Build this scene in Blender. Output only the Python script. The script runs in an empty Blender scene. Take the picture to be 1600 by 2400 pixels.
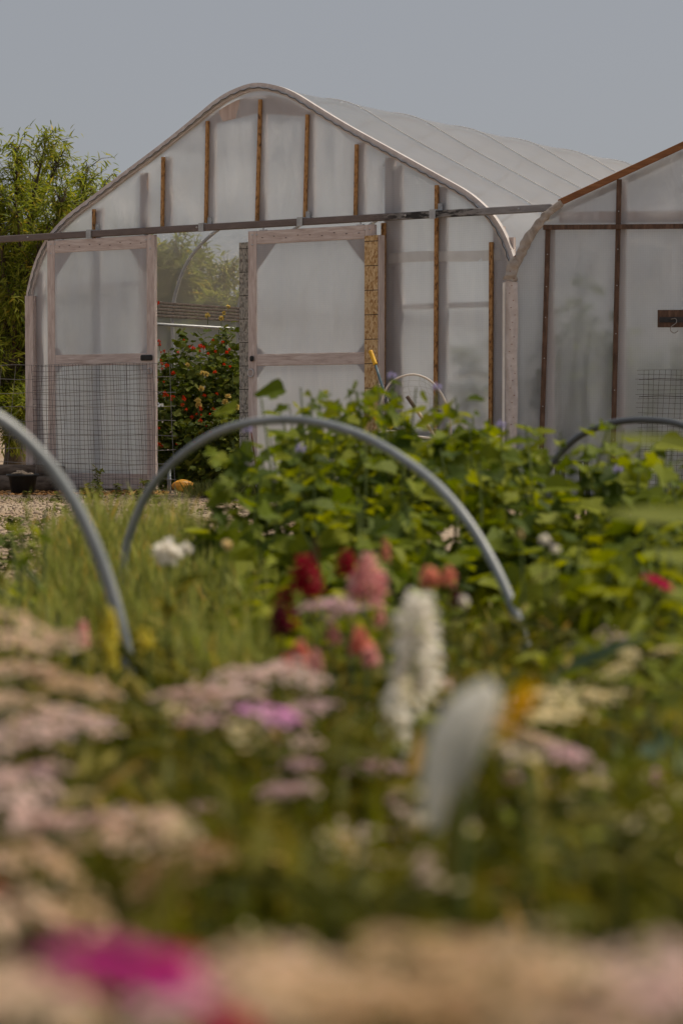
import bpy, math, random
import numpy as np
from mathutils import Vector, Matrix

R = math.radians
random.seed(7)
rng = np.random.default_rng(7)
scene = bpy.context.scene
col = scene.collection

# ------------------------------------------------------------------ camera
FPX, HOR, CAMZ = 5300.0, 985.0, 0.70          # focal length and horizon in photograph pixels, eye height
PITCH = math.atan((1200 - HOR) / FPX)
cam_d = bpy.data.cameras.new('camera')
cam = bpy.data.objects.new('camera', cam_d)
col.objects.link(cam)
cam.location = (0, 0, CAMZ)
cam.rotation_euler = (math.pi / 2 - PITCH, 0, 0)
cam_d.sensor_fit = 'VERTICAL'
cam_d.sensor_height = 36.0
cam_d.sensor_width = 24.0
cam_d.lens = FPX / 2400 * 36.0
cam_d.clip_start = 0.05
cam_d.clip_end = 3000
cam_d.dof.use_dof = True
cam_d.dof.focus_distance = 20.5
cam_d.dof.aperture_fstop = 3.9
scene.camera = cam

# ------------------------------------------------------------------ light
SUN_EL, SUN_AZ = 57.0, 72.0                   # azimuth clockwise from +Y
sun_dir = Vector((math.sin(R(SUN_AZ)) * math.cos(R(SUN_EL)), math.cos(R(SUN_AZ)) * math.cos(R(SUN_EL)), math.sin(R(SUN_EL))))
world = bpy.data.worlds.new('World')
scene.world = world
world.use_nodes = True
wn = world.node_tree
wn.nodes.clear()
w_out = wn.nodes.new('ShaderNodeOutputWorld')
w_bg = wn.nodes.new('ShaderNodeBackground')
w_sky = wn.nodes.new('ShaderNodeTexSky')
w_sky.sky_type = 'NISHITA'
w_sky.sun_disc = False
w_sky.sun_elevation = R(SUN_EL)
w_sky.sun_rotation = R(SUN_AZ)
w_sky.air_density = 1.0
w_sky.dust_density = 3.0
w_mix = wn.nodes.new('ShaderNodeMix')
w_mix.data_type = 'RGBA'
w_mix.inputs[0].default_value = 0.90           # smoke haze over the blue sky
w_mix.inputs[7].default_value = (1.79, 1.82, 1.92, 1)
wn.links.new(w_sky.outputs[0], w_mix.inputs[6])
wn.links.new(w_mix.outputs[2], w_bg.inputs[0])
w_bg.inputs[1].default_value = 0.10
wn.links.new(w_bg.outputs[0], w_out.inputs[0])
sun_d = bpy.data.lights.new('sun', 'SUN')
sun_d.energy = 2.45
sun_d.angle = R(24)
sun_d.color = (1.0, 0.89, 0.72)
sun = bpy.data.objects.new('sun', sun_d)
sun.rotation_euler = sun_dir.to_track_quat('Z', 'Y').to_euler()
sun.location = (6, -4, 12)
col.objects.link(sun)
scene.view_settings.view_transform = 'Standard'
scene.view_settings.look = 'None'
scene.view_settings.exposure = 0.8
scene.view_settings.gamma = 1.0
scene.render.engine = 'CYCLES'
cy = scene.cycles
cy.use_denoising = True
cy.max_bounces = 12
cy.diffuse_bounces = 4
cy.transmission_bounces = 8
cy.transparent_max_bounces = 24
cy.glossy_bounces = 3
cy.caustics_reflective = False
cy.caustics_refractive = True
cy.sample_clamp_indirect = 6.0

# ------------------------------------------------------------------ measuring helpers (photograph -> place)
VS = 1600 / 1568.0
def ray(vx, vy):
    x = (vx * VS - 800) / FPX
    y = -(vy * VS - 1200) / FPX
    return Vector((x, math.cos(PITCH) + y * math.sin(PITCH), -math.sin(PITCH) + y * math.cos(PITCH)))
def at(vx, vy, d):
    r = ray(vx, vy)
    return Vector((0, 0, CAMZ)) + r * (d / r.y)
class Frame:
    """a wall's own axes: x along the wall, y away from the camera, z up"""
    def __init__(s, origin, th):
        s.o = Vector(origin); s.th = th
        s.u = Vector((math.cos(th), -math.sin(th), 0)); s.w = Vector((math.sin(th), math.cos(th), 0))
    def P(s, vx, vy, off=0.0):
        r = ray(vx, vy); c = Vector((0, 0, CAMZ)) - s.o
        t = (off - c.dot(s.w)) / r.dot(s.w)
        p = c + r * t
        return Vector((p.dot(s.u), off, p.z))
    def world(s, p):
        return s.o + s.u * p[0] + s.w * p[1] + Vector((0, 0, p[2]))

# ------------------------------------------------------------------ materials
MATS = {}
def nodes_of(name):
    m = bpy.data.materials.new(name)
    m.use_nodes = True
    nt = m.node_tree
    nt.nodes.clear()
    out = nt.nodes.new('ShaderNodeOutputMaterial')
    MATS[name] = m
    return m, nt, out
def N(nt, t, **kw):
    n = nt.nodes.new(t)
    for k, v in kw.items():
        if k == 'i':
            for kk, vv in v.items(): n.inputs[kk].default_value = vv
        else: setattr(n, k, v)
    return n
def ramp(nt, stops):
    r = N(nt, 'ShaderNodeValToRGB')
    e = r.color_ramp.elements
    e[0].position, e[0].color = stops[0][0], (*stops[0][1], 1)
    e[1].position, e[1].color = stops[-1][0], (*stops[-1][1], 1)
    for p, c in stops[1:-1]:
        k = e.new(p); k.color = (*c, 1)
    return r
def solid(name, stops, scale=8.0, stretch=(1, 1, 1), rough=0.7, bump=0.15, metal=0.0, detail=6, spec=0.35, distort=0.0):
    m, nt, out = nodes_of(name)
    tc = N(nt, 'ShaderNodeTexCoord'); mp = N(nt, 'ShaderNodeMapping', i={'Scale': stretch})
    nz = N(nt, 'ShaderNodeTexNoise', i={'Scale': scale, 'Detail': detail, 'Roughness': 0.62, 'Distortion': distort})
    rp = ramp(nt, stops)
    b = N(nt, 'ShaderNodeBsdfPrincipled', i={'Roughness': rough, 'Metallic': metal, 'Specular IOR Level': spec})
    bp = N(nt, 'ShaderNodeBump', i={'Strength': bump, 'Distance': 0.01})
    L = nt.links.new
    L(tc.outputs['Object'], mp.inputs[0]); L(mp.outputs[0], nz.inputs['Vector']); L(nz.outputs[0], rp.inputs[0])
    L(rp.outputs[0], b.inputs['Base Color']); L(nz.outputs[0], bp.inputs['Height']); L(bp.outputs[0], b.inputs['Normal'])
    L(b.outputs[0], out.inputs[0])
    return m
def leafm(name, stops, source='attr', transl=0.35, rough=0.6, spec=0.15):
    m, nt, out = nodes_of(name)
    L = nt.links.new
    if source == 'attr':
        a = N(nt, 'ShaderNodeAttribute', attribute_name='v'); fac = a.outputs['Fac']
    else:
        a = N(nt, 'ShaderNodeObjectInfo'); fac = a.outputs['Random']
    rp = ramp(nt, stops)
    L(fac, rp.inputs[0])
    b = N(nt, 'ShaderNodeBsdfPrincipled', i={'Roughness': rough, 'Specular IOR Level': spec})
    t = N(nt, 'ShaderNodeBsdfTranslucent')
    mx = N(nt, 'ShaderNodeMixShader', i={0: transl})
    hs = N(nt, 'ShaderNodeHueSaturation', i={'Hue': 0.485, 'Saturation': 1.1, 'Value': 1.35})
    L(rp.outputs[0], b.inputs['Base Color']); L(rp.outputs[0], hs.inputs['Color']); L(hs.outputs[0], t.inputs[0])
    L(b.outputs[0], mx.inputs[1]); L(t.outputs[0], mx.inputs[2]); L(mx.outputs[0], out.inputs[0])
    return m
def film(name, colr, clear, rough_t, sheet, gloss=0.05, bump=0.25, bscale=3.0, weave=0.0, vary=0.45):
    """plastic film: clear = straight-through share, rough_t = blurred-through share, rest milky diffuse and translucent"""
    m, nt, out = nodes_of(name)
    L = nt.links.new
    tc = N(nt, 'ShaderNodeTexCoord'); mp = N(nt, 'ShaderNodeMapping', i={'Scale': (1.0, 1.0, 0.45), 'Rotation': (0, R(28), 0)})
    nz = N(nt, 'ShaderNodeTexNoise', i={'Scale': bscale, 'Detail': 4, 'Roughness': 0.5, 'Distortion': 0.6})
    bp = N(nt, 'ShaderNodeBump', i={'Strength': bump, 'Distance': 0.05})
    L(tc.outputs['Object'], mp.inputs[0]); L(mp.outputs[0], nz.inputs['Vector']); L(nz.outputs[0], bp.inputs['Height'])
    nrm = bp.outputs[0]
    nz2 = N(nt, 'ShaderNodeTexNoise', i={'Scale': 1.6, 'Detail': 5, 'Roughness': 0.65})
    L(tc.outputs['Object'], nz2.inputs['Vector'])
    cr = ramp(nt, [(0.3, tuple(c * 0.86 for c in colr)), (0.7, colr)])
    L(nz2.outputs[0], cr.inputs[0])
    csrc = cr.outputs[0]
    if weave > 0:
        w1 = N(nt, 'ShaderNodeTexWave', wave_type='BANDS', bands_direction='Z', i={'Scale': 16.0, 'Distortion': 1.2, 'Detail': 1})
        w2 = N(nt, 'ShaderNodeTexWave', wave_type='BANDS', bands_direction='X', i={'Scale': 16.0, 'Distortion': 1.2, 'Detail': 1})
        L(tc.outputs['Object'], w1.inputs[0]); L(tc.outputs['Object'], w2.inputs[0])
        ad = N(nt, 'ShaderNodeMath', operation='ADD'); L(w1.outputs['Fac'], ad.inputs[0]); L(w2.outputs['Fac'], ad.inputs[1])
        ml = N(nt, 'ShaderNodeMapRange', i={1: 0.0, 2: 2.0, 3: 1.0 - weave, 4: 1.0}); L(ad.outputs[0], ml.inputs[0])
        mc = N(nt, 'ShaderNodeMix', data_type='RGBA', blend_type='MULTIPLY', i={0: 1.0})
        L(csrc, mc.inputs[6]); L(ml.outputs[0], mc.inputs[7]); csrc = mc.outputs[2]
    df = N(nt, 'ShaderNodeBsdfDiffuse'); tl = N(nt, 'ShaderNodeBsdfTranslucent')
    L(csrc, df.inputs[0]); L(csrc, tl.inputs[0]); L(nrm, df.inputs['Normal']); L(nrm, tl.inputs['Normal'])
    m1 = N(nt, 'ShaderNodeMixShader', i={0: sheet}); L(df.outputs[0], m1.inputs[1]); L(tl.outputs[0], m1.inputs[2])
    sh = m1.outputs[0]
    if rough_t > 0:
        rf = N(nt, 'ShaderNodeBsdfRefraction', i={'Color': (0.93, 0.94, 0.94, 1), 'Roughness': 0.5, 'IOR': 1.2})
        m2 = N(nt, 'ShaderNodeMixShader')
        mpd = N(nt, 'ShaderNodeMapping', i={'Scale': (3.2, 1.0, 0.55), 'Rotation': (0, R(34), 0)}); nd = N(nt, 'ShaderNodeTexNoise', i={'Scale': 2.6, 'Detail': 5, 'Roughness': 0.6, 'Distortion': 0.5})
        L(tc.outputs['Object'], mpd.inputs[0]); L(mpd.outputs[0], nd.inputs['Vector'])
        f0 = rough_t / (1 - clear)
        md_ = N(nt, 'ShaderNodeMapRange', i={1: 0.3, 2: 0.7, 3: f0 * (1 - vary), 4: min(.95, f0 * (1 + vary * .9))}); L(nd.outputs[0], md_.inputs[0]); L(md_.outputs[0], m2.inputs[0])
        L(sh, m2.inputs[1]); L(rf.outputs[0], m2.inputs[2]); sh = m2.outputs[0]
    tr = N(nt, 'ShaderNodeBsdfTransparent', i={0: (0.97, 0.97, 0.97, 1)})
    m3 = N(nt, 'ShaderNodeMixShader', i={0: clear}); L(sh, m3.inputs[1]); L(tr.outputs[0], m3.inputs[2]); sh = m3.outputs[0]
    gl = N(nt, 'ShaderNodeBsdfGlossy', i={'Roughness': 0.28}); L(nrm, gl.inputs['Normal'])
    fr = N(nt, 'ShaderNodeLayerWeight', i={0: 0.35})
    mr = N(nt, 'ShaderNodeMapRange', i={1: 0.0, 2: 1.0, 3: gloss * 0.5, 4: gloss * 5}); L(fr.outputs['Facing'], mr.inputs[0])
    m4 = N(nt, 'ShaderNodeMixShader'); L(mr.outputs[0], m4.inputs[0]); L(sh, m4.inputs[1]); L(gl.outputs[0], m4.inputs[2])
    L(m4.outputs[0], out.inputs[0])
    return m
def petal(name, c, var=0.25, transl=0.42):
    lo = tuple(x * (1 - var) for x in c)
    return leafm(name, [(0.0, lo), (1.0, c)], 'attr', transl, 0.6, 0.2)

# wood and metal
solid('wrapped_wood', [(0.3, (0.40, 0.31, 0.285)), (0.5, (0.56, 0.47, 0.44)), (0.72, (0.70, 0.63, 0.605))], 6, (7, 7, 0.8), 0.38, 0.12, distort=0.6)
solid('wrapped_wood_across', [(0.3, (0.40, 0.31, 0.285)), (0.5, (0.56, 0.47, 0.44)), (0.72, (0.70, 0.63, 0.605))], 6, (0.8, 7, 7), 0.38, 0.12, distort=0.6)
solid('wrapped_rim', [(0.3, (0.50, 0.44, 0.42)), (0.6, (0.64, 0.59, 0.575)), (0.8, (0.76, 0.72, 0.71))], 13, (1, 1, 1), 0.35, 0.15, distort=0.8)
solid('batten_wood', [(0.34, (0.07, 0.03, 0.012)), (0.45, (0.36, 0.18, 0.06)), (0.7, (0.56, 0.33, 0.14))], 14, (3, 3, 1.6), 0.65, 0.3)
solid('stud_wood', [(0.3, (0.46, 0.36, 0.325)), (0.7, (0.64, 0.54, 0.50))], 6, (4, 4, 0.6), 0.7)
solid('dark_wood', [(0.3, (0.045, 0.024, 0.014)), (0.55, (0.11, 0.06, 0.038)), (0.75, (0.19, 0.12, 0.085))], 7, (5, 5, 1), 0.6, 0.35)
solid('header_wood', [(0.3, (0.045, 0.024, 0.013)), (0.7, (0.14, 0.075, 0.035))], 6, (0.8, 5, 8), 0.6, 0.3)
solid('rake_wood', [(0.3, (0.16, 0.06, 0.018)), (0.6, (0.27, 0.115, 0.04)), (0.8, (0.36, 0.18, 0.075))], 7, (0.7, 6, 6), 0.5, 0.25)
solid('grey_wood', [(0.3, (0.08, 0.06, 0.05)), (0.6, (0.20, 0.16, 0.14)), (0.8, (0.30, 0.26, 0.23))], 7, (0.8, 4, 6), 0.8, 0.4)
solid('galvanised', [(0.3, (0.32, 0.33, 0.34)), (0.7, (0.50, 0.51, 0.52))], 14, (1, 1, 1), 0.42, 0.08, 0.55)
solid('rib_metal', [(0.3, (0.48, 0.48, 0.49)), (0.7, (0.62, 0.62, 0.63))], 14, (1, 1, 1), 0.45, 0.05, 0.1)
solid('hoop_grey', [(0.3, (0.15, 0.165, 0.175)), (0.52, (0.25, 0.27, 0.28)), (0.66, (0.31, 0.32, 0.33)), (0.76, (0.24, 0.21, 0.17))], 7, (1, 1, 1), 0.40, 0.08, 0.0, spec=0.6, detail=9)
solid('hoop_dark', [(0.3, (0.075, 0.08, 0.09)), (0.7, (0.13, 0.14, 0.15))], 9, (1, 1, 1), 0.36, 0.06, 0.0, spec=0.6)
solid('black_plastic', [(0.3, (0.010, 0.010, 0.011)), (0.7, (0.025, 0.025, 0.026))], 12, (1, 1, 1), 0.45, 0.1)
solid('black_metal', [(0.3, (0.012, 0.012, 0.013)), (0.7, (0.04, 0.04, 0.042))], 12, (1, 1, 1), 0.5, 0.1)
solid('wire_dark', [(0.3, (0.045, 0.035, 0.032)), (0.7, (0.10, 0.08, 0.075))], 20, (1, 1, 1), 0.6, 0.0, 0.2)
solid('wire_light', [(0.3, (0.20, 0.185, 0.17)), (0.7, (0.36, 0.34, 0.32))], 20, (1, 1, 1), 0.5, 0.0, 0.3)
solid('steel', [(0.3, (0.45, 0.45, 0.46)), (0.7, (0.62, 0.62, 0.63))], 20, (1, 1, 1), 0.35, 0.0, 0.8)
solid('yellow_grip', [(0.3, (0.58, 0.30, 0.012)), (0.7, (0.78, 0.46, 0.03))], 14, (1, 1, 1), 0.45, 0.1)
solid('blue_grey_paint', [(0.3, (0.065, 0.115, 0.15)), (0.7, (0.12, 0.18, 0.22))], 12, (1, 1, 1), 0.4, 0.05)
solid('green_grey_paint', [(0.3, (0.045, 0.07, 0.065)), (0.7, (0.08, 0.11, 0.10))], 12, (1, 1, 1), 0.45, 0.05)
solid('bamboo', [(0.3, (0.42, 0.31, 0.19)), (0.7, (0.62, 0.50, 0.35))], 10, (3, 3, 1), 0.5, 0.1)
solid('pale_rim', [(0.3, (0.50, 0.44, 0.38)), (0.7, (0.70, 0.64, 0.57))], 10, (1, 1, 1), 0.4, 0.05)
solid('net_cord', [(0.3, (0.40, 0.42, 0.42)), (0.7, (0.58, 0.60, 0.60))], 30, (1, 1, 1), 0.7, 0.0)
solid('teal_paint', [(0.3, (0.09, 0.22, 0.20)), (0.7, (0.16, 0.32, 0.28))], 12, (1, 1, 1), 0.5, 0.1)
solid('rust_red', [(0.3, (0.13, 0.035, 0.02)), (0.7, (0.26, 0.09, 0.05))], 12, (1, 1, 1), 0.7, 0.2)
solid('white_paint', [(0.3, (0.62, 0.60, 0.57)), (0.7, (0.78, 0.77, 0.74))], 8, (1, 1, 1), 0.5, 0.1)
solid('pale_fabric', [(0.25, (0.27, 0.295, 0.29)), (0.6, (0.38, 0.41, 0.40)), (0.8, (0.46, 0.48, 0.47))], 18, (1, 1, 1), 0.7, 0.5)
solid('hem_cloth', [(0.25, (0.20, 0.165, 0.135)), (0.5, (0.36, 0.315, 0.275)), (0.8, (0.54, 0.49, 0.45))], 9, (1, 1, 1), 0.6, 0.8, distort=1.5)
solid('stone', [(0.25, (0.18, 0.13, 0.09)), (0.75, (0.40, 0.315, 0.235))], 6, (1, 1, 1), 0.9, 0.4)
solid('log_bark', [(0.3, (0.06, 0.04, 0.03)), (0.7, (0.24, 0.18, 0.135))], 9, (1, 3, 3), 0.9, 0.8)
solid('bark', [(0.3, (0.05, 0.035, 0.022)), (0.7, (0.15, 0.11, 0.075))], 12, (3, 3, 0.7), 0.9, 0.8)
solid('squash_skin', [(0.3, (0.50, 0.20, 0.015)), (0.7, (0.72, 0.36, 0.04))], 8, (1, 1, 1), 0.4, 0.1)
solid('straw', [(0.3, (0.28, 0.17, 0.06)), (0.7, (0.52, 0.36, 0.16))], 14, (1, 1, 1), 0.8, 0.2)
solid('dry_leaf', [(0.3, (0.26, 0.11, 0.03)), (0.7, (0.50, 0.27, 0.09))], 14, (1, 1, 1), 0.8, 0.2)
solid('green_stem', [(0.3, (0.055, 0.085, 0.018)), (0.7, (0.12, 0.15, 0.035))], 14, (1, 1, 1), 0.6, 0.1)
solid('pale_stem', [(0.3, (0.17, 0.19, 0.06)), (0.7, (0.30, 0.30, 0.10))], 14, (1, 1, 1), 0.7, 0.1)
solid('soil', [(0.3, (0.03, 0.022, 0.015)), (0.7, (0.10, 0.075, 0.05))], 9, (1, 1, 1), 0.95, 0.8)
solid('weathered_osb_back', [(0.3, (0.05, 0.04, 0.03)), (0.7, (0.1, 0.08, 0.06))], 12)

def osb(name, stops, line):
    m, nt, out = nodes_of(name); L = nt.links.new
    tc = N(nt, 'ShaderNodeTexCoord')
    vo = N(nt, 'ShaderNodeTexVoronoi', i={'Scale': 55.0, 'Randomness': 1.0}); mp = N(nt, 'ShaderNodeMapping', i={'Scale': (1.6, 1, 0.75), 'Rotation': (0, 0.5, 0)})
    nz = N(nt, 'ShaderNodeTexNoise', i={'Scale': 30.0, 'Detail': 6, 'Roughness': 0.7, 'Distortion': 1.5})
    L(tc.outputs['Object'], mp.inputs[0]); L(mp.outputs[0], vo.inputs['Vector']); L(mp.outputs[0], nz.inputs['Vector'])
    sx = N(nt, 'ShaderNodeSeparateColor'); L(vo.outputs['Color'], sx.inputs[0])
    ad = N(nt, 'ShaderNodeMath', operation='ADD'); L(sx.outputs[0], ad.inputs[0]); L(nz.outputs[0], ad.inputs[1])
    hf = N(nt, 'ShaderNodeMath', operation='MULTIPLY', i={1: 0.5}); L(ad.outputs[0], hf.inputs[0])
    rp = ramp(nt, stops); L(hf.outputs[0], rp.inputs[0])
    # printed nailing lines across the strip
    sp = N(nt, 'ShaderNodeSeparateXYZ'); L(tc.outputs['Object'], sp.inputs[0])
    md = N(nt, 'ShaderNodeMath', operation='PINGPONG', i={1: 0.11}); L(sp.outputs['Z'], md.inputs[0])
    gt = N(nt, 'ShaderNodeMath', operation='GREATER_THAN', i={1: 0.1065}); L(md.outputs[0], gt.inputs[0])
    mx = N(nt, 'ShaderNodeMix', data_type='RGBA', i={7: (*line, 1)}); L(gt.outputs[0], mx.inputs[0]); L(rp.outputs[0], mx.inputs[6])
    b = N(nt, 'ShaderNodeBsdfPrincipled', i={'Roughness': 0.75}); L(mx.outputs[2], b.inputs['Base Color'])
    bp = N(nt, 'ShaderNodeBump', i={'Strength': 0.4, 'Distance': 0.004}); L(hf.outputs[0], bp.inputs['Height']); L(bp.outputs[0], b.inputs['Normal'])
    L(b.outputs[0], out.inputs[0])
osb('osb_fresh', [(0.22, (0.24, 0.11, 0.03)), (0.4, (0.48, 0.30, 0.13)), (0.75, (0.66, 0.49, 0.28))], (0.035, 0.02, 0.012))
osb('osb_grey', [(0.25, (0.14, 0.12, 0.10)), (0.45, (0.27, 0.27, 0.25)), (0.7, (0.42, 0.39, 0.34))], (0.03, 0.025, 0.02))

def rail_material():
    m, nt, out = nodes_of('rail_paint'); L = nt.links.new
    tc = N(nt, 'ShaderNodeTexCoord'); sp = N(nt, 'ShaderNodeSeparateXYZ'); L(tc.outputs['Object'], sp.inputs[0])
    nz = N(nt, 'ShaderNodeTexNoise', i={'Scale': 14.0, 'Detail': 8, 'Roughness': 0.75}); mp = N(nt, 'ShaderNodeMapping', i={'Scale': (0.45, 1, 2.0)})
    L(tc.outputs['Object'], mp.inputs[0]); L(mp.outputs[0], nz.inputs['Vector'])
    base = ramp(nt, [(0.3, (0.11, 0.085, 0.078)), (0.7, (0.19, 0.15, 0.14))]); L(nz.outputs[0], base.inputs[0])
    blk = ramp(nt, [(0.46, (0.012, 0.011, 0.011)), (0.56, (0.23, 0.22, 0.215))]); L(nz.outputs[0], blk.inputs[0])
    gal = ramp(nt, [(0.3, (0.17, 0.16, 0.165)), (0.7, (0.33, 0.32, 0.325))]); L(nz.outputs[0], gal.inputs[0])
    f1 = N(nt, 'ShaderNodeMapRange', i={1: 1.35, 2: 1.65}); L(sp.outputs['X'], f1.inputs[0])
    f2 = N(nt, 'ShaderNodeMapRange', i={1: 2.46, 2: 2.52}); L(sp.outputs['X'], f2.inputs[0])
    a = N(nt, 'ShaderNodeMix', data_type='RGBA'); L(f1.outputs[0], a.inputs[0]); L(base.outputs[0], a.inputs[6]); L(blk.outputs[0], a.inputs[7])
    c = N(nt, 'ShaderNodeMix', data_type='RGBA'); L(f2.outputs[0], c.inputs[0]); L(a.outputs[2], c.inputs[6]); L(gal.outputs[0], c.inputs[7])
    b = N(nt, 'ShaderNodeBsdfPrincipled', i={'Roughness': 0.5, 'Metallic': 0.15}); L(c.outputs[2], b.inputs['Base Color'])
    L(b.outputs[0], out.inputs[0])
rail_material()

# films
film('film_front', (0.78, 0.83, 0.90), 0.05, 0.40, 0.50, 0.05, 0.8, 2.2)
film('film_gable', (0.84, 0.88, 0.94), 0.06, 0.40, 0.54, 0.05, 1.0, 2.0, vary=0.6)
film('film_woven', (0.78, 0.835, 0.905), 0.05, 0.42, 0.50, 0.05, 0.3, 2.5, weave=0.14)
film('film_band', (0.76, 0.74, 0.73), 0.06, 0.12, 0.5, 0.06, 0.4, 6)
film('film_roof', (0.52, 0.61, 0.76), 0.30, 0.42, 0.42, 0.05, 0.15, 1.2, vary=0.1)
film('film_clear', (0.70, 0.72, 0.70), 0.62, 0.16, 0.5, 0.05, 0.25, 1.2)
film('film_side', (0.60, 0.62, 0.60), 0.50, 0.25, 0.5, 0.05, 0.3, 2.0)

film('thin_cloth', (0.95, 0.94, 0.89), 0.26, 0.0, 0.66, 0.03, 0.8, 30)
# foliage
leafm('leaf_tall', [(0.0, (0.047, 0.077, 0.009)), (0.4, (0.123, 0.166, 0.013)), (1.0, (0.257, 0.282, 0.025))], 'obj', 0.42)
leafm('leaf_willow', [(0.0, (0.078, 0.115, 0.015)), (0.45, (0.202, 0.247, 0.035)), (0.85, (0.370, 0.368, 0.072)), (1.0, (0.515, 0.380, 0.055))], 'attr', 0.5)
leafm('leaf_bean', [(0.0, (0.045, 0.068, 0.011)), (0.5, (0.112, 0.152, 0.022)), (1.0, (0.225, 0.248, 0.053))], 'attr', 0.3)
leafm('leaf_feather', [(0.0, (0.165, 0.209, 0.046)), (0.5, (0.308, 0.337, 0.083)), (0.85, (0.484, 0.476, 0.145)), (1.0, (0.704, 0.496, 0.109))], 'attr', 0.35)
leafm('leaf_cover', [(0.0, (0.031, 0.038, 0.007)), (0.5, (0.111, 0.115, 0.016)), (0.9, (0.272, 0.230, 0.039)), (1.0, (0.425, 0.297, 0.091))], 'attr', 0.35)
leafm('leaf_right', [(0.0, (0.073, 0.097, 0.009)), (0.5, (0.173, 0.207, 0.015)), (1.0, (0.292, 0.304, 0.024))], 'attr', 0.4)
leafm('leaf_weed', [(0.0, (0.072, 0.090, 0.018)), (1.0, (0.195, 0.204, 0.060))], 'attr', 0.3)
leafm('leaf_blue', [(0.0, (0.05, 0.085, 0.05)), (1.0, (0.10, 0.15, 0.085))], 'attr', 0.3)
leafm('leaf_big', [(0.0, (0.130, 0.172, 0.017)), (1.0, (0.247, 0.276, 0.039))], 'attr', 0.45)
petal('petal_beige', (0.732, 0.561, 0.415)); petal('petal_tan', (0.610, 0.439, 0.256)); petal('petal_pink', (0.74, 0.56, 0.51))
petal('petal_mauve', (0.68, 0.47, 0.50)); petal('petal_lilac', (0.830, 0.439, 0.708)); petal('petal_cream', (0.880, 0.769, 0.464))
petal('petal_white', (0.86, 0.83, 0.76), 0.12); petal('petal_red', (0.42, 0.006, 0.018), 0.5); petal('petal_maroon', (0.14, 0.012, 0.025), 0.5)
petal('petal_salmon', (0.80, 0.34, 0.26)); petal('petal_rose', (0.82, 0.48, 0.45)); petal('petal_peach', (0.82, 0.43, 0.30))
petal('petal_yellow', (0.72, 0.66, 0.12)); petal('petal_gold', (0.90, 0.66, 0.012), 0.15); petal('petal_magenta', (0.62, 0.10, 0.34), 0.2)
petal('petal_crimson', (0.62, 0.02, 0.10), 0.3); petal('petal_scarlet', (0.72, 0.10, 0.018), 0.35); petal('petal_lavender', (0.48, 0.42, 0.66), 0.2)
petal('petal_straw', (0.78, 0.66, 0.24), 0.25)

def ground_material():
    m, nt, out = nodes_of('gravel_ground'); L = nt.links.new
    tc = N(nt, 'ShaderNodeTexCoord')
    n1 = N(nt, 'ShaderNodeTexNoise', i={'Scale': 0.55, 'Detail': 6, 'Roughness': 0.6}); n2 = N(nt, 'ShaderNodeTexNoise', i={'Scale': 26.0, 'Detail': 8, 'Roughness': 0.75})
    vo = N(nt, 'ShaderNodeTexVoronoi', i={'Scale': 42.0})
    for n in (n1, n2, vo): L(tc.outputs['Object'], n.inputs['Vector'])
    c1 = ramp(nt, [(0.3, (0.19, 0.125, 0.075)), (0.55, (0.38, 0.285, 0.195)), (0.75, (0.50, 0.40, 0.29))]); L(n2.outputs[0], c1.inputs[0])
    c2 = ramp(nt, [(0.35, (0.25, 0.155, 0.09)), (0.65, (0.42, 0.35, 0.28))]); L(n1.outputs[0], c2.inputs[0])
    sv = N(nt, 'ShaderNodeSeparateColor'); L(vo.outputs['Color'], sv.inputs[0])
    mx = N(nt, 'ShaderNodeMix', data_type='RGBA', i={0: 0.5}); L(c1.outputs[0], mx.inputs[6]); L(c2.outputs[0], mx.inputs[7])
    mr = N(nt, 'ShaderNodeMapRange', i={3: 0.75, 4: 1.2}); L(sv.outputs[0], mr.inputs[0])
    mm = N(nt, 'ShaderNodeMix', data_type='RGBA', blend_type='MULTIPLY', i={0: 1.0}); L(mx.outputs[2], mm.inputs[6]); L(mr.outputs[0], mm.inputs[7])
    b = N(nt, 'ShaderNodeBsdfPrincipled', i={'Roughness': 0.95, 'Specular IOR Level': 0.15}); L(mm.outputs[2], b.inputs['Base Color'])
    ad = N(nt, 'ShaderNodeMath', operation='ADD'); L(n2.outputs[0], ad.inputs[0]); L(vo.outputs['Distance'], ad.inputs[1])
    bp = N(nt, 'ShaderNodeBump', i={'Strength': 0.8, 'Distance': 0.015}); L(ad.outputs[0], bp.inputs['Height']); L(bp.outputs[0], b.inputs['Normal'])
    L(b.outputs[0], out.inputs[0])
ground_material()

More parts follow.
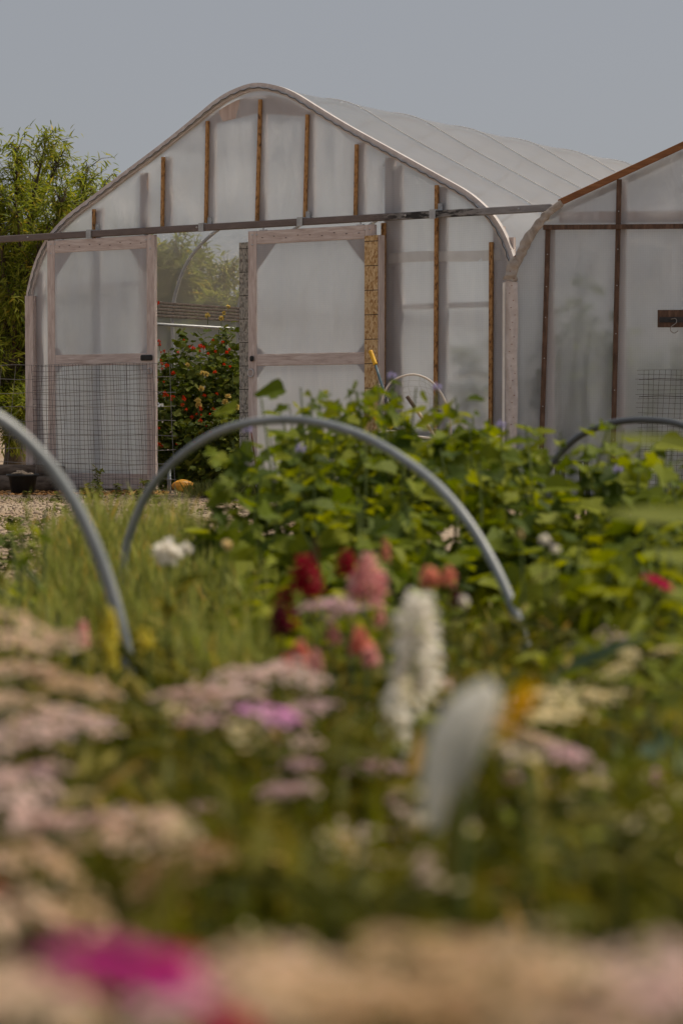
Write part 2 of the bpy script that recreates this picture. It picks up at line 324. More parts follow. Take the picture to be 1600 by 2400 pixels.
# ------------------------------------------------------------------ mesh helpers
class MB:
    def __init__(s): s.v = []; s.f = []; s.smooth = False
    def box(s, x0, x1, y0, y1, z0, z1):
        b = len(s.v)
        s.v += [(x0, y0, z0), (x1, y0, z0), (x1, y1, z0), (x0, y1, z0), (x0, y0, z1), (x1, y0, z1), (x1, y1, z1), (x0, y1, z1)]
        s.f += [tuple(b + i for i in q) for q in ((0, 3, 2, 1), (4, 5, 6, 7), (0, 1, 5, 4), (1, 2, 6, 5), (2, 3, 7, 6), (3, 0, 4, 7))]
        return s
    def bar(s, p, q, w, h, up=(0, 0, 1), y0=None):
        """rectangular bar from p to q: w across (perpendicular to 'up'), h along up"""
        p, q, up = Vector(p), Vector(q), Vector(up)
        d = (q - p).normalized(); a = d.cross(up).normalized(); c = a.cross(d).normalized()
        b = len(s.v)
        for e in (p, q):
            for sx, sy in ((-1, -1), (1, -1), (1, 1), (-1, 1)): s.v.append(tuple(e + a * (sx * w / 2) + c * (sy * h / 2)))
        s.f += [tuple(b + i for i in t) for t in ((0, 1, 2, 3), (7, 6, 5, 4), (0, 4, 5, 1), (1, 5, 6, 2), (2, 6, 7, 3), (3, 7, 4, 0))]
        return s
    def tube(s, pts, rad, n=8, cap=True):
        pts = [Vector(p) for p in pts]; m = len(pts)
        rads = rad if isinstance(rad, (list, tuple)) else [rad] * m
        b = len(s.v); ref = None
        for i, p in enumerate(pts):
            d = (pts[min(i + 1, m - 1)] - pts[max(i - 1, 0)]).normalized()
            if ref is None:
                ref = Vector((0, 0, 1)) if abs(d.z) < 0.9 else Vector((1, 0, 0))
            a = (ref - d * ref.dot(d)).normalized(); c = d.cross(a); ref = a
            for k in range(n):
                t = 2 * math.pi * k / n
                s.v.append(tuple(p + (a * math.cos(t) + c * math.sin(t)) * rads[i]))
        for i in range(m - 1):
            for k in range(n):
                k2 = (k + 1) % n
                s.f.append((b + i * n + k, b + i * n + k2, b + (i + 1) * n + k2, b + (i + 1) * n + k))
        if cap:
            s.f.append(tuple(b + k for k in reversed(range(n)))); s.f.append(tuple(b + (m - 1) * n + k for k in range(n)))
        return s
    def lathe(s, prof, n=20, c=(0, 0, 0)):
        b = len(s.v)
        for r, z in prof:
            for k in range(n):
                t = 2 * math.pi * k / n
                s.v.append((c[0] + r * math.cos(t), c[1] + r * math.sin(t), c[2] + z))
        for i in range(len(prof) - 1):
            for k in range(n):
                k2 = (k + 1) % n
                s.f.append((b + i * n + k, b + i * n + k2, b + (i + 1) * n + k2, b + (i + 1) * n + k))
        return s
    def poly_prism(s, pts2, y0, y1):
        """x,z outline pushed from y0 to y1"""
        b = len(s.v); n = len(pts2)
        s.v += [(x, y0, z) for x, z in pts2] + [(x, y1, z) for x, z in pts2]
        s.f.append(tuple(b + i for i in range(n))); s.f.append(tuple(b + n + i for i in reversed(range(n))))
        for i in range(n):
            j = (i + 1) % n
            s.f.append((b + j, b + i, b + n + i, b + n + j))
        return s
    def grid(s, fn, nu, nv):
        b = len(s.v)
        for i in range(nu + 1):
            for j in range(nv + 1): s.v.append(tuple(fn(i / nu, j / nv)))
        for i in range(nu):
            for j in range(nv):
                q = b + i * (nv + 1) + j
                s.f.append((q, q + nv + 1, q + nv + 2, q + 1))
        return s
    def mesh(s, name, mat, smooth=False):
        me = bpy.data.meshes.new(name)
        me.from_pydata(s.v, [], s.f)
        me.update()
        if mat: me.materials.append(MATS[mat])
        if smooth: me.polygons.foreach_set('use_smooth', [True] * len(me.polygons))
        return me
    def build(s, name, mat, parent=None, smooth=False, loc=None):
        return obj(name, s.mesh(name, mat, smooth), parent, loc)
def obj(name, me, parent=None, loc=None, rot=None, scale=None):
    o = bpy.data.objects.new(name, me)
    col.objects.link(o)
    if parent: o.parent = parent
    if loc is not None: o.location = loc
    if rot is not None: o.rotation_euler = rot
    if scale is not None: o.scale = scale
    return o
def bevel(o, w=0.004):
    m = o.modifiers.new('bevel', 'BEVEL'); m.width = w; m.segments = 1; m.limit_method = 'ANGLE'
    return o
def thing(name, label, cat, loc=(0, 0, 0), rotz=0.0, group=None):
    o = bpy.data.objects.new(name, None)
    o.empty_display_size = 0.1
    col.objects.link(o)
    o.location = loc; o.rotation_euler = (0, 0, rotz)
    return tag(o, label, cat, group)
def tag(o, label, cat, group=None):
    o['label'] = label; o['category'] = cat
    if group: o['group'] = group
    return o
def curve(pts, n):
    """Catmull-Rom through points"""
    P = [Vector(p) for p in pts]; P = [P[0] * 2 - P[1]] + P + [P[-1] * 2 - P[-2]]
    out = []
    seg = len(P) - 3
    for k in range(n + 1):
        t = k / n * seg; i = min(int(t), seg - 1); t -= i
        a, b, c, d = P[i:i + 4]
        out.append(0.5 * ((2 * b) + (c - a) * t + (2 * a - 5 * b + 4 * c - d) * t * t + (3 * b - a - 3 * c + d) * t ** 3))
    return out

# leaf templates: y runs along the leaf, z is up from its face
def T_lance(w, droop=0.12):
    v = [(0, 0, 0), (-w * .8, .3, .02), (0, .3, -.03), (w * .8, .3, .02), (-w * .7, .65, -droop * .3), (0, .65, -droop * .45), (w * .7, .65, -droop * .3), (0, 1, -droop)]
    f = [(0, 2, 1), (0, 3, 2), (1, 2, 5, 4), (2, 3, 6, 5), (4, 5, 7), (5, 6, 7)]
    return np.array(v, float), f
def T_quadleaf(w):
    return np.array([(0, 0, 0), (-w, .45, .04), (0, 1, -.1), (w, .45, .04)], float), [(0, 3, 2, 1)]
def T_broad(seed, lobes=5, w=0.46, cup=0.12, amp=0.16):
    r = random.Random(seed); n = 14
    out = []
    for k in range(n):
        t = -math.pi + 2 * math.pi * (k + .5) / n
        # 0 at the tip
        rad = 0.5 * (1 + amp * math.cos(lobes * t)) * (1.0 + 0.10 * math.cos(t)) * r.uniform(.92, 1.08)
        x = math.sin(t) * rad * (w / 0.5) * 1.02; y = 0.5 + math.cos(t) * rad
        out.append((x, y, cup * abs(x) - 0.30 * max(0, y - .45) ** 2 + r.uniform(-.03, .03)))
    v = [(0, .12, -.02), (0, .5, -.05), (0, .85, -.10)] + out
    f = []
    for k in range(n):
        a, b = 3 + k, 3 + (k + 1) % n
        ym = (v[a][1] + v[b][1]) / 2
        c = 0 if ym < .3 else (1 if ym < .7 else 2)
        f.append((c, b, a))
    # stitch the midrib fan centres
    fix = []
    for k in range(n):
        a, b = 3 + k, 3 + (k + 1) % n
        ca = 0 if (v[a][1] + v[3 + (k - 1) % n][1]) / 2 < .3 else (1 if (v[a][1] + v[3 + (k - 1) % n][1]) / 2 < .7 else 2)
        ym = (v[a][1] + v[b][1]) / 2; cb = 0 if ym < .3 else (1 if ym < .7 else 2)
        if ca != cb: fix.append((ca, cb, a))
    return np.array(v, float), f + fix
def frames(dirs, ups):
    y = dirs / np.linalg.norm(dirs, axis=1, keepdims=True)
    x = np.cross(y, ups); nx = np.linalg.norm(x, axis=1, keepdims=True); nx[nx < 1e-6] = 1; x = x / nx
    z = np.cross(x, y)
    return np.stack([x, y, z], axis=2)
def scatter(name, tmpl, pos, dirs, ups, size, mat, val=None, parent=None):
    tv, tf = tmpl
    n = len(pos); k = len(tv)
    M = frames(np.asarray(dirs, float), np.asarray(ups, float))
    size = np.broadcast_to(np.asarray(size, float), (n,))
    V = np.einsum('nij,kj->nki', M, tv) * size[:, None, None] + np.asarray(pos, float)[:, None, :]
    V = V.reshape(-1, 3)
    if val is None: val = rng.random(n)
    me = bpy.data.meshes.new(name)
    lt = np.array([len(f) for f in tf]); lv = np.concatenate([np.array(f) for f in tf])
    loops = (np.arange(n)[:, None] * k + lv[None, :]).ravel()
    tot = np.tile(lt, n); start = np.concatenate([[0], np.cumsum(tot)[:-1]])
    me.vertices.add(n * k); me.loops.add(len(loops)); me.polygons.add(len(tot))
    me.vertices.foreach_set('co', V.ravel().astype(np.float32))
    me.loops.foreach_set('vertex_index', loops.astype(np.int32))
    me.polygons.foreach_set('loop_start', start.astype(np.int32)); me.polygons.foreach_set('loop_total', tot.astype(np.int32))
    me.update(calc_edges=True)
    at_ = me.attributes.new('v', 'FLOAT', 'POINT'); at_.data.foreach_set('value', np.repeat(np.clip(val, 0, 1), k).astype(np.float32))
    me.materials.append(MATS[mat])
    if parent == 'mesh': return me
    return obj(name, me, parent)
def rand_dirs(n, zlo=-1.0, zhi=1.0):
    a = rng.uniform(0, 2 * math.pi, n); z = rng.uniform(zlo, zhi, n); r = np.sqrt(np.clip(1 - z * z, 0.02, 1))
    return np.stack([r * np.cos(a), r * np.sin(a), z], 1)
def rand_ups(n, s=0.7):
    u = rng.normal(0, s, (n, 3)); u[:, 2] = 1.0
    return u

# ================================================================== SETTING
gm = MB()
def gz(x, y): return 0.0
gm.grid(lambda a, b: (-900 + 1800 * a, -200 + 2200 * b, 0.0), 4, 4)
g = gm.build('ground', 'gravel_ground'); g['kind'] = 'structure'
bed = MB()
bp_ = [(-2.2, 0.2), (2.6, 0.2), (3.4, 9.5), (1.2, 10.2), (-0.4, 9.3), (-2.0, 9.0)]
bed.v = [(x, y, 0.004) for x, y in bp_]; bed.f = [tuple(range(len(bp_)))]
b_ = bed.build('flower_bed_soil', 'soil'); b_['kind'] = 'structure'

# loose stones on the yard
def stone_template():
    v, f = [], []
    mb = MB(); mb.lathe([(0.0, -.5), (.75, -.3), (1.0, .05), (.7, .42), (0.0, .55)], 6)
    return np.array(mb.v), mb.f
st_n = 7000
sy = 9.0 + 14.5 * rng.random(st_n) ** 0.8
sx = (rng.uniform(-190, 1000, st_n) - 800) / FPX * sy
ps = np.stack([sx, sy, np.full(st_n, 0.003)], 1)
dd = rand_dirs(st_n, -0.1, 0.1); uu = rand_ups(st_n, 0.25)
so = scatter('gravel', stone_template(), ps, dd, uu, rng.uniform(0.004, 0.016, st_n) * (1 + 1.4 * (rng.random(st_n) > .97)), 'stone')
so['kind'] = 'stuff'

# ================================================================== MAIN GREENHOUSE
TH = R(33)
P0 = Vector(((365 - 800) / FPX * 22.0, 22.0, 0))
U = Vector((math.cos(TH), -math.sin(TH), 0))
G = Frame(P0 + U * 1.2, TH)                     # origin: middle of the front wall on the ground
gh = thing('greenhouse', 'large round-shouldered plastic film greenhouse with two sliding doors under a long rail', 'greenhouse', G.o, -TH)
HALF = [(2.78, 0.0), (2.79, 0.8), (2.80, 1.60), (2.80, 1.92), (2.75, 2.12), (2.66, 2.33), (2.54, 2.50), (2.40, 2.63), (2.24, 2.74), (1.95, 2.895), (1.50, 3.135), (1.03, 3.385), (0.70, 3.575), (0.45, 3.72), (0.25, 3.80), (0.0, 3.845)]
prof = curve([Vector((-x, 0, z)) for x, z in HALF] + [Vector((x, 0, z)) for x, z in reversed(HALF[:-1])], 120)
PX = np.array([p.x for p in prof]); PZ = np.array([p.z for p in prof])
def top_z(x):
    m = PZ > 1.9
    xs, zs = PX[m], PZ[m]; o = np.argsort(xs)
    return float(np.interp(x, xs[o], zs[o]))
def inset(k, d):
    a = prof[max(k - 1, 0)]; b = prof[min(k + 1, len(prof) - 1)]
    t = (b - a).normalized(); n = Vector((t.z, 0, -t.x))     # points inwards (profile runs left -> right)
    return prof[k] + n * d
HOOPS = [1.13 + 1.22 * i for i in range(8)]
LEN = HOOPS[-1]
# cover over the hoops, sagging between them
stat = [0.0] + HOOPS
ys = []
for a, b in zip(stat[:-1], stat[1:]):
    for k in range(6): ys.append((a + (b - a) * k / 6, math.sin(math.pi * k / 6)))
ys.append((LEN, 0))
def cover(k0, k1, name, mat):
    mb = MB(); n = k1 - k0
    for y, s in ys:
        for k in range(k0, k1 + 1):
            w = 0.006 * s * min(1, max(0, (prof[k].z - 1.6) / 0.6)) if y > 1.0 else 0.012 * s
            p = inset(k, w + (0.008 * math.sin(k * 0.9 + y * 5) * s if prof[k].z < 1.8 else 0))
            mb.v.append((p.x, y, p.z))
    for i in range(len(ys) - 1):
        for j in range(n):
            q = i * (n + 1) + j
            mb.f.append((q, q + 1, q + n + 2, q + n + 1))
    return mb.build(name, mat, gh, True)
kl = int(np.argmax(PZ > 1.85)); kr = len(prof) - 1 - kl
cover(0, kl, 'side_film', 'film_clear')
km = int(np.argmax(PX > -1.2))
cover(kl, km, 'roof_film', 'film_clear')
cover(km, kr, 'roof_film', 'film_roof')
cover(kr, len(prof) - 1, 'side_film', 'film_side')
# hoop ribs
for y in HOOPS:
    MB().tube([inset(k, 0.028) + Vector((0, y, 0)) for k in range(0, len(prof), 2)], 0.020, 8).build('hoop_rib', 'rib_metal', gh, True)
# thin pale strips added over each rib as the highlight along the cover
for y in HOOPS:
    MB().tube([inset(k, -0.004) + Vector((0, y, 0)) for k in range(km, kr, 2)], 0.006, 6).build('rib_highlight', 'film_band', gh, True)
# back wall
mb = MB(); mb.v = [(p.x, LEN, p.z) for p in prof]; mb.f = [tuple(range(len(prof)))]
mb.build('back_film', 'film_side', gh)
# rim board following the arch (wrapped in film), wire track and its zigzag spring
mb = MB()
for k in range(len(prof)):
    o = inset(k, -0.012); i = inset(k, 0.058)
    mb.v += [(o.x, -0.035, o.z), (i.x, -0.035, i.z), (o.x, 0.02, o.z), (i.x, 0.02, i.z)]
for k in range(len(prof) - 1):
    q = 4 * k
    mb.f += [(q, q + 1, q + 5, q + 4), (q + 1, q + 3, q + 7, q + 5), (q + 2, q, q + 4, q + 6), (q + 3, q + 2, q + 6, q + 7)]
mb.build('rim_board', 'wrapped_rim', gh, False)
mb = MB(); mb.tube([inset(k, 0.036) + Vector((0, -0.04, 0)) for k in range(kl - 3, kr + 3)], 0.0095, 6)
mb.build('wire_track', 'galvanised', gh, True)
zz = []
tt = 0
L_ = [0.0]
for k in range(1, len(prof)): L_.append(L_[-1] + (prof[k] - prof[k - 1]).length)
def along(l, d):
    k = int(np.searchsorted(L_, l)); k = min(max(k, 1), len(prof) - 1)
    f = (l - L_[k - 1]) / max(1e-6, L_[k] - L_[k - 1])
    return inset(k - 1, d) * (1 - f) + inset(k, d) * f
l = L_[kl - 3]; j = 0
while l < L_[kr + 2]:
    zz.append(along(l, 0.031 if j % 2 else 0.042) + Vector((0, -0.052, 0))); l += 0.045 + 0.03 * ((j * 7) % 5) / 5; j += 1
MB().tube(zz, 0.0036, 4).build('track_spring', 'wire_dark', gh)
for l in np.arange(L_[kl] + 0.1, L_[kr], 0.21):
    pass

# --- front wall
A = lambda vx, vy, off=0.0: G.P(vx, vy, off)
head_z = A(592, 515).z                           # underside of the header over the doorway
op_l = A(322, 800).x; op_r = A(880, 800).x       # doorway
rz = A(600, 505).z
# rail
ra = A(-120, 553, -0.13); rb = A(1268, 477, -0.13)
rail_z = (A(0, 546, -0.13).z + A(1250, 478, -0.13).z) / 2 - 0.008
rail = MB().box(ra.x, rb.x, -0.155, -0.105, rail_z - 0.032, rail_z + 0.032).build('track_rail', 'rail_paint', gh); bevel(rail, 0.006)
for vx in (64, 452, 930, 1190):
    x = A(vx, 500, -0.155).x
    MB().lathe([(0.0, 0.008), (0.006, 0.007), (0.010, 0.0)], 8).build('bolt', 'steel', rail, True, ).matrix_local = Matrix.Translation((x, -0.156, rail_z + 0.004)) @ Matrix.Rotation(R(90), 4, 'X')
for vx in (210, 468, 694, 998):
    x = A(vx, 490, -0.12).x
    b = MB().box(x - 0.030, x + 0.030, -0.165, -0.02, rail_z + 0.033, rail_z + 0.042)
    b.box(x - 0.022, x + 0.022, -0.028, -0.020, rail_z + 0.043, rail_z + 0.105)
    b.box(x - 0.030, x + 0.030, -0.167, -0.156, rail_z - 0.040, rail_z + 0.0325)
    br = b.build('bracket', 'galvanised', gh)
    for sx in (-.010, .010):
        MB().lathe([(0.0, 0.006), (0.004, 0.005), (0.006, 0.0)], 6).build('bolt', 'steel', br).matrix_local = Matrix.Translation((x + sx, -0.029, rail_z + 0.08 + sx)) @ Matrix.Rotation(R(90), 4, 'X')
# header beam over the doorway
hb = MB().box(A(318, 530).x, A(893, 520).x, -0.045, -0.004, head_z, rail_z + 0.01).build('header_beam', 'header_wood', gh); bevel(hb, 0.004)
# framing boards behind the film
def stud(x, z0, z1, w=0.075, name='stud', mat='stud_wood', y=0.012, dx=0.0):
    mb = MB(); mb.v = []
    mb.box(x - w / 2 + dx, x + w / 2 + dx, y, y + 0.04, z0, z1)
    return mb.build(name, mat, gh)
# battens over the film (photograph position at top and at the rail)
BT = [(214, 460, 214, 545), (373, 350, 371, 520), (475, 272, 471, 512), (596, 228, 588, 505), (704, 245, 698, 498), (817, 314, 814, 490)]
bxs = []
for tx, ty, bx_, by in BT:
    p = A(tx, ty, -0.03); q = A(bx_, by, -0.03)
    o = MB().bar((q.x, -0.016, max(q.z - 0.05, 0)), (p.x, -0.016, min(p.z, top_z(p.x) - 0.12)), 0.034, 0.026, (0, 1, 0)).build('batten', 'batten_wood', gh); bevel(o, 0.003)
    bxs.append(q.x)
    stud(q.x, head_z + 0.02 if op_l < q.x < op_r else 0.01, top_z(q.x) - 0.11, 0.09, dx=0.045)
for vx, y0, y1, w in ((879, 512, 1130, 0.042), (999, 425, 1150, 0.036), (1126, 556, 1160, 0.036)):
    p = A(vx + (2 if vx == 999 else 0), y0, -0.03); q = A(vx - 2, y1, -0.03)
    o = MB().bar((q.x, -0.018, 0.03), (p.x, -0.018, p.z), w, 0.028, (0, 1, 0)).build('batten', 'batten_wood', gh); bevel(o, 0.003)
    stud(q.x, 0.01, min(top_z(q.x) - 0.11, 3.3), 0.10, dx=0.055)
    bxs.append(q.x)
stud(A(910, 700).x, 0.01, top_z(A(910, 700).x) - .12, 0.11)
stud(A(330, 450).x, 0.01, top_z(A(330, 450).x) - .12, 0.10)
stud(A(1165, 700).x, 0.01, 2.3, 0.10)
stud(A(92, 700).x, 0.01, 2.2, 0.09)
# ridge plate seen through the film
pl = [(x, min(top_z(x) - 0.09, 3.74)) for x in np.linspace(-0.62, 0.62, 14)]
MB().poly_prism([(x, z) for x, z in pl] + [(0.62, 3.50), (0.0, 3.58), (-0.62, 3.50)], 0.010, 0.030).build('ridge_plate', 'stud_wood', gh)
# collar tie across, baseboard
MB().box(A(895, 700).x, 2.72, 0.010, 0.03, 0.01, 0.62).build('base_board', 'grey_wood', gh)
MB().box(-2.72, op_l - 0.03, 0.010, 0.03, 0.01, 0.20).build('base_board', 'grey_wood', gh)
MB().box(-2.70, op_l, 0.055, 0.085, 2.0, 2.06).build('girt', 'stud_wood', gh)
MB().box(op_r, 2.70, 0.055, 0.085, 1.70, 1.75).build('girt', 'stud_wood', gh)

# film panels, one per bay
cuts = sorted([-2.74, op_l, op_r, 2.74] + bxs)
def wrinkle(x, z, sx):
    return (0.018 if x < 0 else 0.009) * math.sin(9 * (x * 0.8 + z * 0.55) + 2.0 * math.sin(3 * z + sx)) + 0.005 * math.sin(17 * (x * .5 - z * .8) + sx * 3)
for i in range(len(cuts) - 1):
    x0, x1 = cuts[i], cuts[i + 1]
    if x1 - x0 < 0.02: continue
    xm = (x0 + x1) / 2
    inside = op_l - 0.01 < xm < op_r + 0.01
    def fn(a, b, x0=x0, x1=x1, inside=inside):
        x = x0 + (x1 - x0) * a
        zt = top_z(x) - 0.03; zb = (head_z + 0.01) if inside else 0.02
        z = zb + (zt - zb) * b
        e = math.sin(math.pi * a)
        return (x, -0.004 - 0.0 + (wrinkle(x, z, x0) * e if b < 1 else 0) + 0.004 * e, z)
    mb = MB().grid(fn, max(3, int((x1 - x0) / 0.07)), 30)
    mb.build('film_panel', 'film_woven' if (xm > op_r) else 'film_gable', gh, True)
# overlap band of doubled film right of the doors
bz0, bz1 = A(1000, 602).z, A(1000, 578).z
MB().grid(lambda a, b: (op_r + 0.06 + (2.62 - op_r - 0.06) * a, -0.0105 + 0.003 * math.sin(a * 40), bz0 + (bz1 - bz0) * b + 0.01 * math.sin(a * 6)), 24, 2).build('film_overlap_band', 'film_band', gh, True)
# staples on the rim
for side in (0, 1):
    pass

# --- sliding doors
def door(name_label, xl, xr, zb, zt, latch, yoff, gusset=True, fold=0):
    d = bpy.data.objects.new('sliding_door', None); col.objects.link(d); d.parent = gh
    d['label'] = name_label
    d.location = ((xl + xr) / 2, yoff, zb)
    w, h = xr - xl, zt - zb
    sw = 0.098; t = 0.045
    zmid = latch
    def part(n, mb, mat, smooth=False, bv=True):
        o = mb.build(n, mat, d, smooth)
        if bv: bevel(o, 0.004)
        return o
    part('stile', MB().box(-w / 2, -w / 2 + sw, -t / 2, t / 2, 0, h), 'wrapped_wood')
    part('stile', MB().box(w / 2 - sw, w / 2, -t / 2, t / 2, 0, h), 'wrapped_wood')
    part('rail', MB().box(-w / 2 + sw, w / 2 - sw, -t / 2 + .001, t / 2 - .001, h - 0.125, h - .001), 'wrapped_wood_across')
    part('rail', MB().box(-w / 2 + sw, w / 2 - sw, -t / 2 + .001, t / 2 - .001, zmid - 0.055, zmid + 0.055), 'wrapped_wood_across')
    part('rail', MB().box(-w / 2 + sw, w / 2 - sw, -t / 2 + .001, t / 2 - .001, 0.002, 0.15), 'wrapped_wood_across')
    # plywood corner gussets behind the film
    for sx, zz_ in ((-1, h - 0.125), (1, h - 0.125)):
        x0 = sx * (w / 2 - sw)
        g_ = MB().poly_prism([(x0, zz_), (x0 - sx * 0.21, zz_), (x0, zz_ - 0.24)] if sx < 0 else [(x0, zz_), (x0, zz_ - 0.24), (x0 - sx * 0.21, zz_)], -0.012, -0.002)
        part('gusset', g_, 'stud_wood', bv=False)
    for sx in (-1, 1):
        x0 = sx * (w / 2 - sw)
        for sz in (-1, 1):
            zq = zmid + sz * 0.055
            tri = [(x0, zq), (x0 - sx * 0.09, zq), (x0, zq + sz * 0.10)]
            part('gusset', MB().poly_prism(tri, -0.012, -0.003), 'stud_wood', bv=False)
    # film stretched over the frame
    for (z0, z1) in ((zmid + 0.055, h - 0.125), (0.15, zmid - 0.055)):
        def fn(a, b, z0=z0, z1=z1):
            x = -w / 2 + sw + (w - 2 * sw) * a; z = z0 + (z1 - z0) * b
            e = min(1, 6 * a, 6 * (1 - a)) * min(1, 8 * b, 8 * (1 - b))
            dy = 0.006 * math.sin(10 * (x + .5 * z)) + (0.010 * math.sin(7 * (x * 1.4 - z * 0.5) + 1) * fold)
            return (x, -t / 2 + 0.004 + e * (dy * .4 - 0.001), z)
        part('film_panel', MB().grid(fn, 20, 26), 'film_woven' if not fold else 'film_front', True, False)
    # roller hangers up to the rail
    for hx in (-w / 2 + 0.16, w / 2 - 0.16):
        part('hanger', MB().tube([(hx, 0.0, h - .002), (hx, 0.0, h + 0.075)], 0.007, 8).box(hx - 0.035, hx + 0.035, -0.018, 0.018, h, h + 0.008), 'steel', False, False)
    # carriage bolt heads in the corners
    for bx_, bz_ in ((-w / 2 + .05, h - .04), (-w / 2 + .10, h - .04), (-w / 2 + .05, h - .13), (w / 2 - .05, h - .04), (w / 2 - .10, h - .045), (w / 2 - .05, h - .13)):
        o = MB().lathe([(0.0, 0.007), (0.007, 0.005), (0.010, 0.0)], 8).build('bolt', 'steel', d, True)
        o.matrix_local = Matrix.Translation((bx_, -t / 2, bz_)) @ Matrix.Rotation(R(90), 4, 'X')
    # staples along the top rail
    for k in range(9):
        x = -w / 2 + sw + (w - 2 * sw) * (k + .5) / 9
        o = MB().box(x - 0.008, x + 0.008, -t / 2 - 0.003, -t / 2 - 0.0005, h - 0.07 + 0.012 * math.sin(k * 2.3), h - 0.064 + 0.012 * math.sin(k * 2.3)).build('staple', 'wire_dark', d)
    return d, w, h, sw, t
yo = -0.130
a0 = A(113, 800, yo); a1 = A(359, 800, yo)
zt = (A(113, 553, yo).z + A(355, 540, yo).z) / 2
dl, w, h, sw, t = door('left sliding door slid open over the end wall behind the wire fence', a0.x, a1.x, 0.03, zt, A(240, 826, yo).z - 0.03, yo, True, 1)
# black latch plate and shackle
lz = A(332, 822, yo).z - 0.03
o = MB().box(w / 2 - 0.165, w / 2 - 0.02, -t / 2 - 0.022, -t / 2 - 0.002, lz - 0.028, lz + 0.028).build('latch', 'black_plastic', dl); bevel(o, 0.01)
def ring(name, c, r, rad, parent, mat='steel', n=16, tilt=0.0):
    pts = [(c[0] + r * math.sin(2 * math.pi * k / n) * 0.8, c[1] + 0.006 * math.sin(2 * math.pi * k / n + tilt), c[2] + r * math.cos(2 * math.pi * k / n)) for k in range(n + 1)]
    return MB().tube(pts, rad, 6).build(name, mat, parent, True)
ring('shackle', (w / 2 - 0.055, -t / 2 - 0.016, lz - 0.13), 0.028, 0.006, dl)
b0 = A(573, 800, yo); b1 = A(862, 800, yo)
zt = (A(574, 532, yo).z + A(860, 515, yo).z) / 2
dr, w, h, sw, t = door('right sliding door covering half of the doorway beside the grey board strip', b0.x, b1.x, 0.03, zt, A(700, 825, yo).z - 0.03, yo)
kz = A(583, 824, yo).z - 0.03
o = MB().box(-w / 2 + 0.03, -w / 2 + 0.075, -t / 2 - 0.03, -t / 2 - 0.002, kz - 0.026, kz + 0.026).build('latch_knob', 'black_plastic', dr); bevel(o, 0.012)
ring('shackle', (-w / 2 + 0.04, -t / 2 - 0.016, A(581, 857, yo).z - 0.03), 0.036, 0.006, dr)
# board strips closing the door gaps
p = A(551, 557, -0.075); q = A(579, 557, -0.075)
o = MB().box(p.x, q.x, -0.088, -0.070, 0.02, A(560, 557, -0.08).z).build('board_strip', 'osb_grey', gh); o['label'] = 'weathered grey chipboard strip beside the open doorway'
p = A(838, 540, -0.185); q = A(868, 540, -0.185)
o = MB().box(p.x, q.x, -0.195, -0.180, 0.05, A(850, 541, -0.185).z).build('board_strip', 'osb_fresh', gh); o['label'] = 'orange chipboard strip over the right edge of the closed door'
o = MB().box(q.x + 0.003, q.x + 0.017, -0.19, -0.10, 0.05, A(870, 541, -0.12).z).build('stop_board', 'stud_wood', gh)
# corner post
cp = MB().box(2.70, 2.80, -0.06, 0.05, 0.0, 1.95).build('corner_post', 'wrapped_wood', gh)
cp = MB().box(-2.80, -2.70, -0.06, 0.05, 0.0, 1.95).build('corner_post', 'wrapped_wood', gh)

# --- left wall inside, seen through the doorway
zs = A(450, 0, 0)
for k, z in enumerate((1.97, 1.935, 1.90, 1.865, 1.83)):
    o = MB().box(-2.745, -2.715, 1.2, LEN - 0.3, z - 0.013, z + 0.013).build('wall_slat', 'grey_wood', gh); bevel(o, 0.004)
MB().tube([(-2.70, 0.1, 1.735), (-2.70, LEN, 1.735)], 0.019, 8).build('wall_pipe', 'galvanised', gh, True)
for y in (3.6, 6.2):
    MB().box(-2.74, -2.66, y, y + 0.08, 0, 1.84).build('wall_post', 'stud_wood', gh)

# ================================================================== SECOND GREENHOUSE
TH2 = R(5)
P2 = Vector(((1205 - 800) / FPX * 19.35, 19.35, 0))
Q = Frame(P2, TH2)
g2 = thing('greenhouse', 'smaller looking plastic film greenhouse at the right edge with dark brown battens', 'greenhouse', Q.o, -TH2)
B = lambda vx, vy, off=0.0: Q.P(vx, vy, off)
hw = [B(1172, 1000), B(1172, 700), B(1180, 640), B(1196, 590), B(1216, 545), B(1242, 508), B(1278, 474), B(1340, 436)]
ctr_x = 2.75
half2 = [Vector((p.x, 0, max(p.z, 0))) for p in hw]; half2[0].z = 0
sl = (B(1568, 333).z - B(1300, 462).z) / (B(1568, 333).x - B(1300, 462).x)
last = half2[-1]
apex_z = last.z + sl * (ctr_x - last.x)
half2 += [Vector((ctr_x - 0.35, 0, apex_z - sl * 0.35 - .01)), Vector((ctr_x, 0, apex_z - 0.06))]
full2 = half2 + [Vector((2 * ctr_x - p.x, 0, p.z)) for p in reversed(half2[:-1])]
prof2 = curve(full2, 120)
P2X = np.array([p.x for p in prof2]); P2Z = np.array([p.z for p in prof2])
def top2(x):
    m = P2Z > 1.7
    o = np.argsort(P2X[m]); return float(np.interp(x, P2X[m][o], P2Z[m][o]))
skew = Vector((math.sin(TH - TH2), math.cos(TH - TH2), 0))   # its length runs parallel to the first house
mb = MB(); LEN2 = 9.0; NS = 24
for i in range(NS + 1):
    s = skew * (LEN2 * i / NS)
    for p in prof2: mb.v.append((p.x + s.x, s.y + 0.02, p.z - 0.02 * abs(math.sin(math.pi * i / 3))))
n = len(prof2)
for i in range(NS):
    for j in range(n - 1):
        q = i * n + j; mb.f.append((q, q + 1, q + n + 1, q + n))
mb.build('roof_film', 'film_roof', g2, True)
for i in range(1, 8):
    s = skew * (1.22 * i)
    MB().tube([Vector((p.x * 0.985 + ctr_x * 0.015 + s.x, s.y, p.z - 0.035)) for p in prof2[::2]], 0.020, 8).build('hoop_rib', 'rib_metal', g2, True)
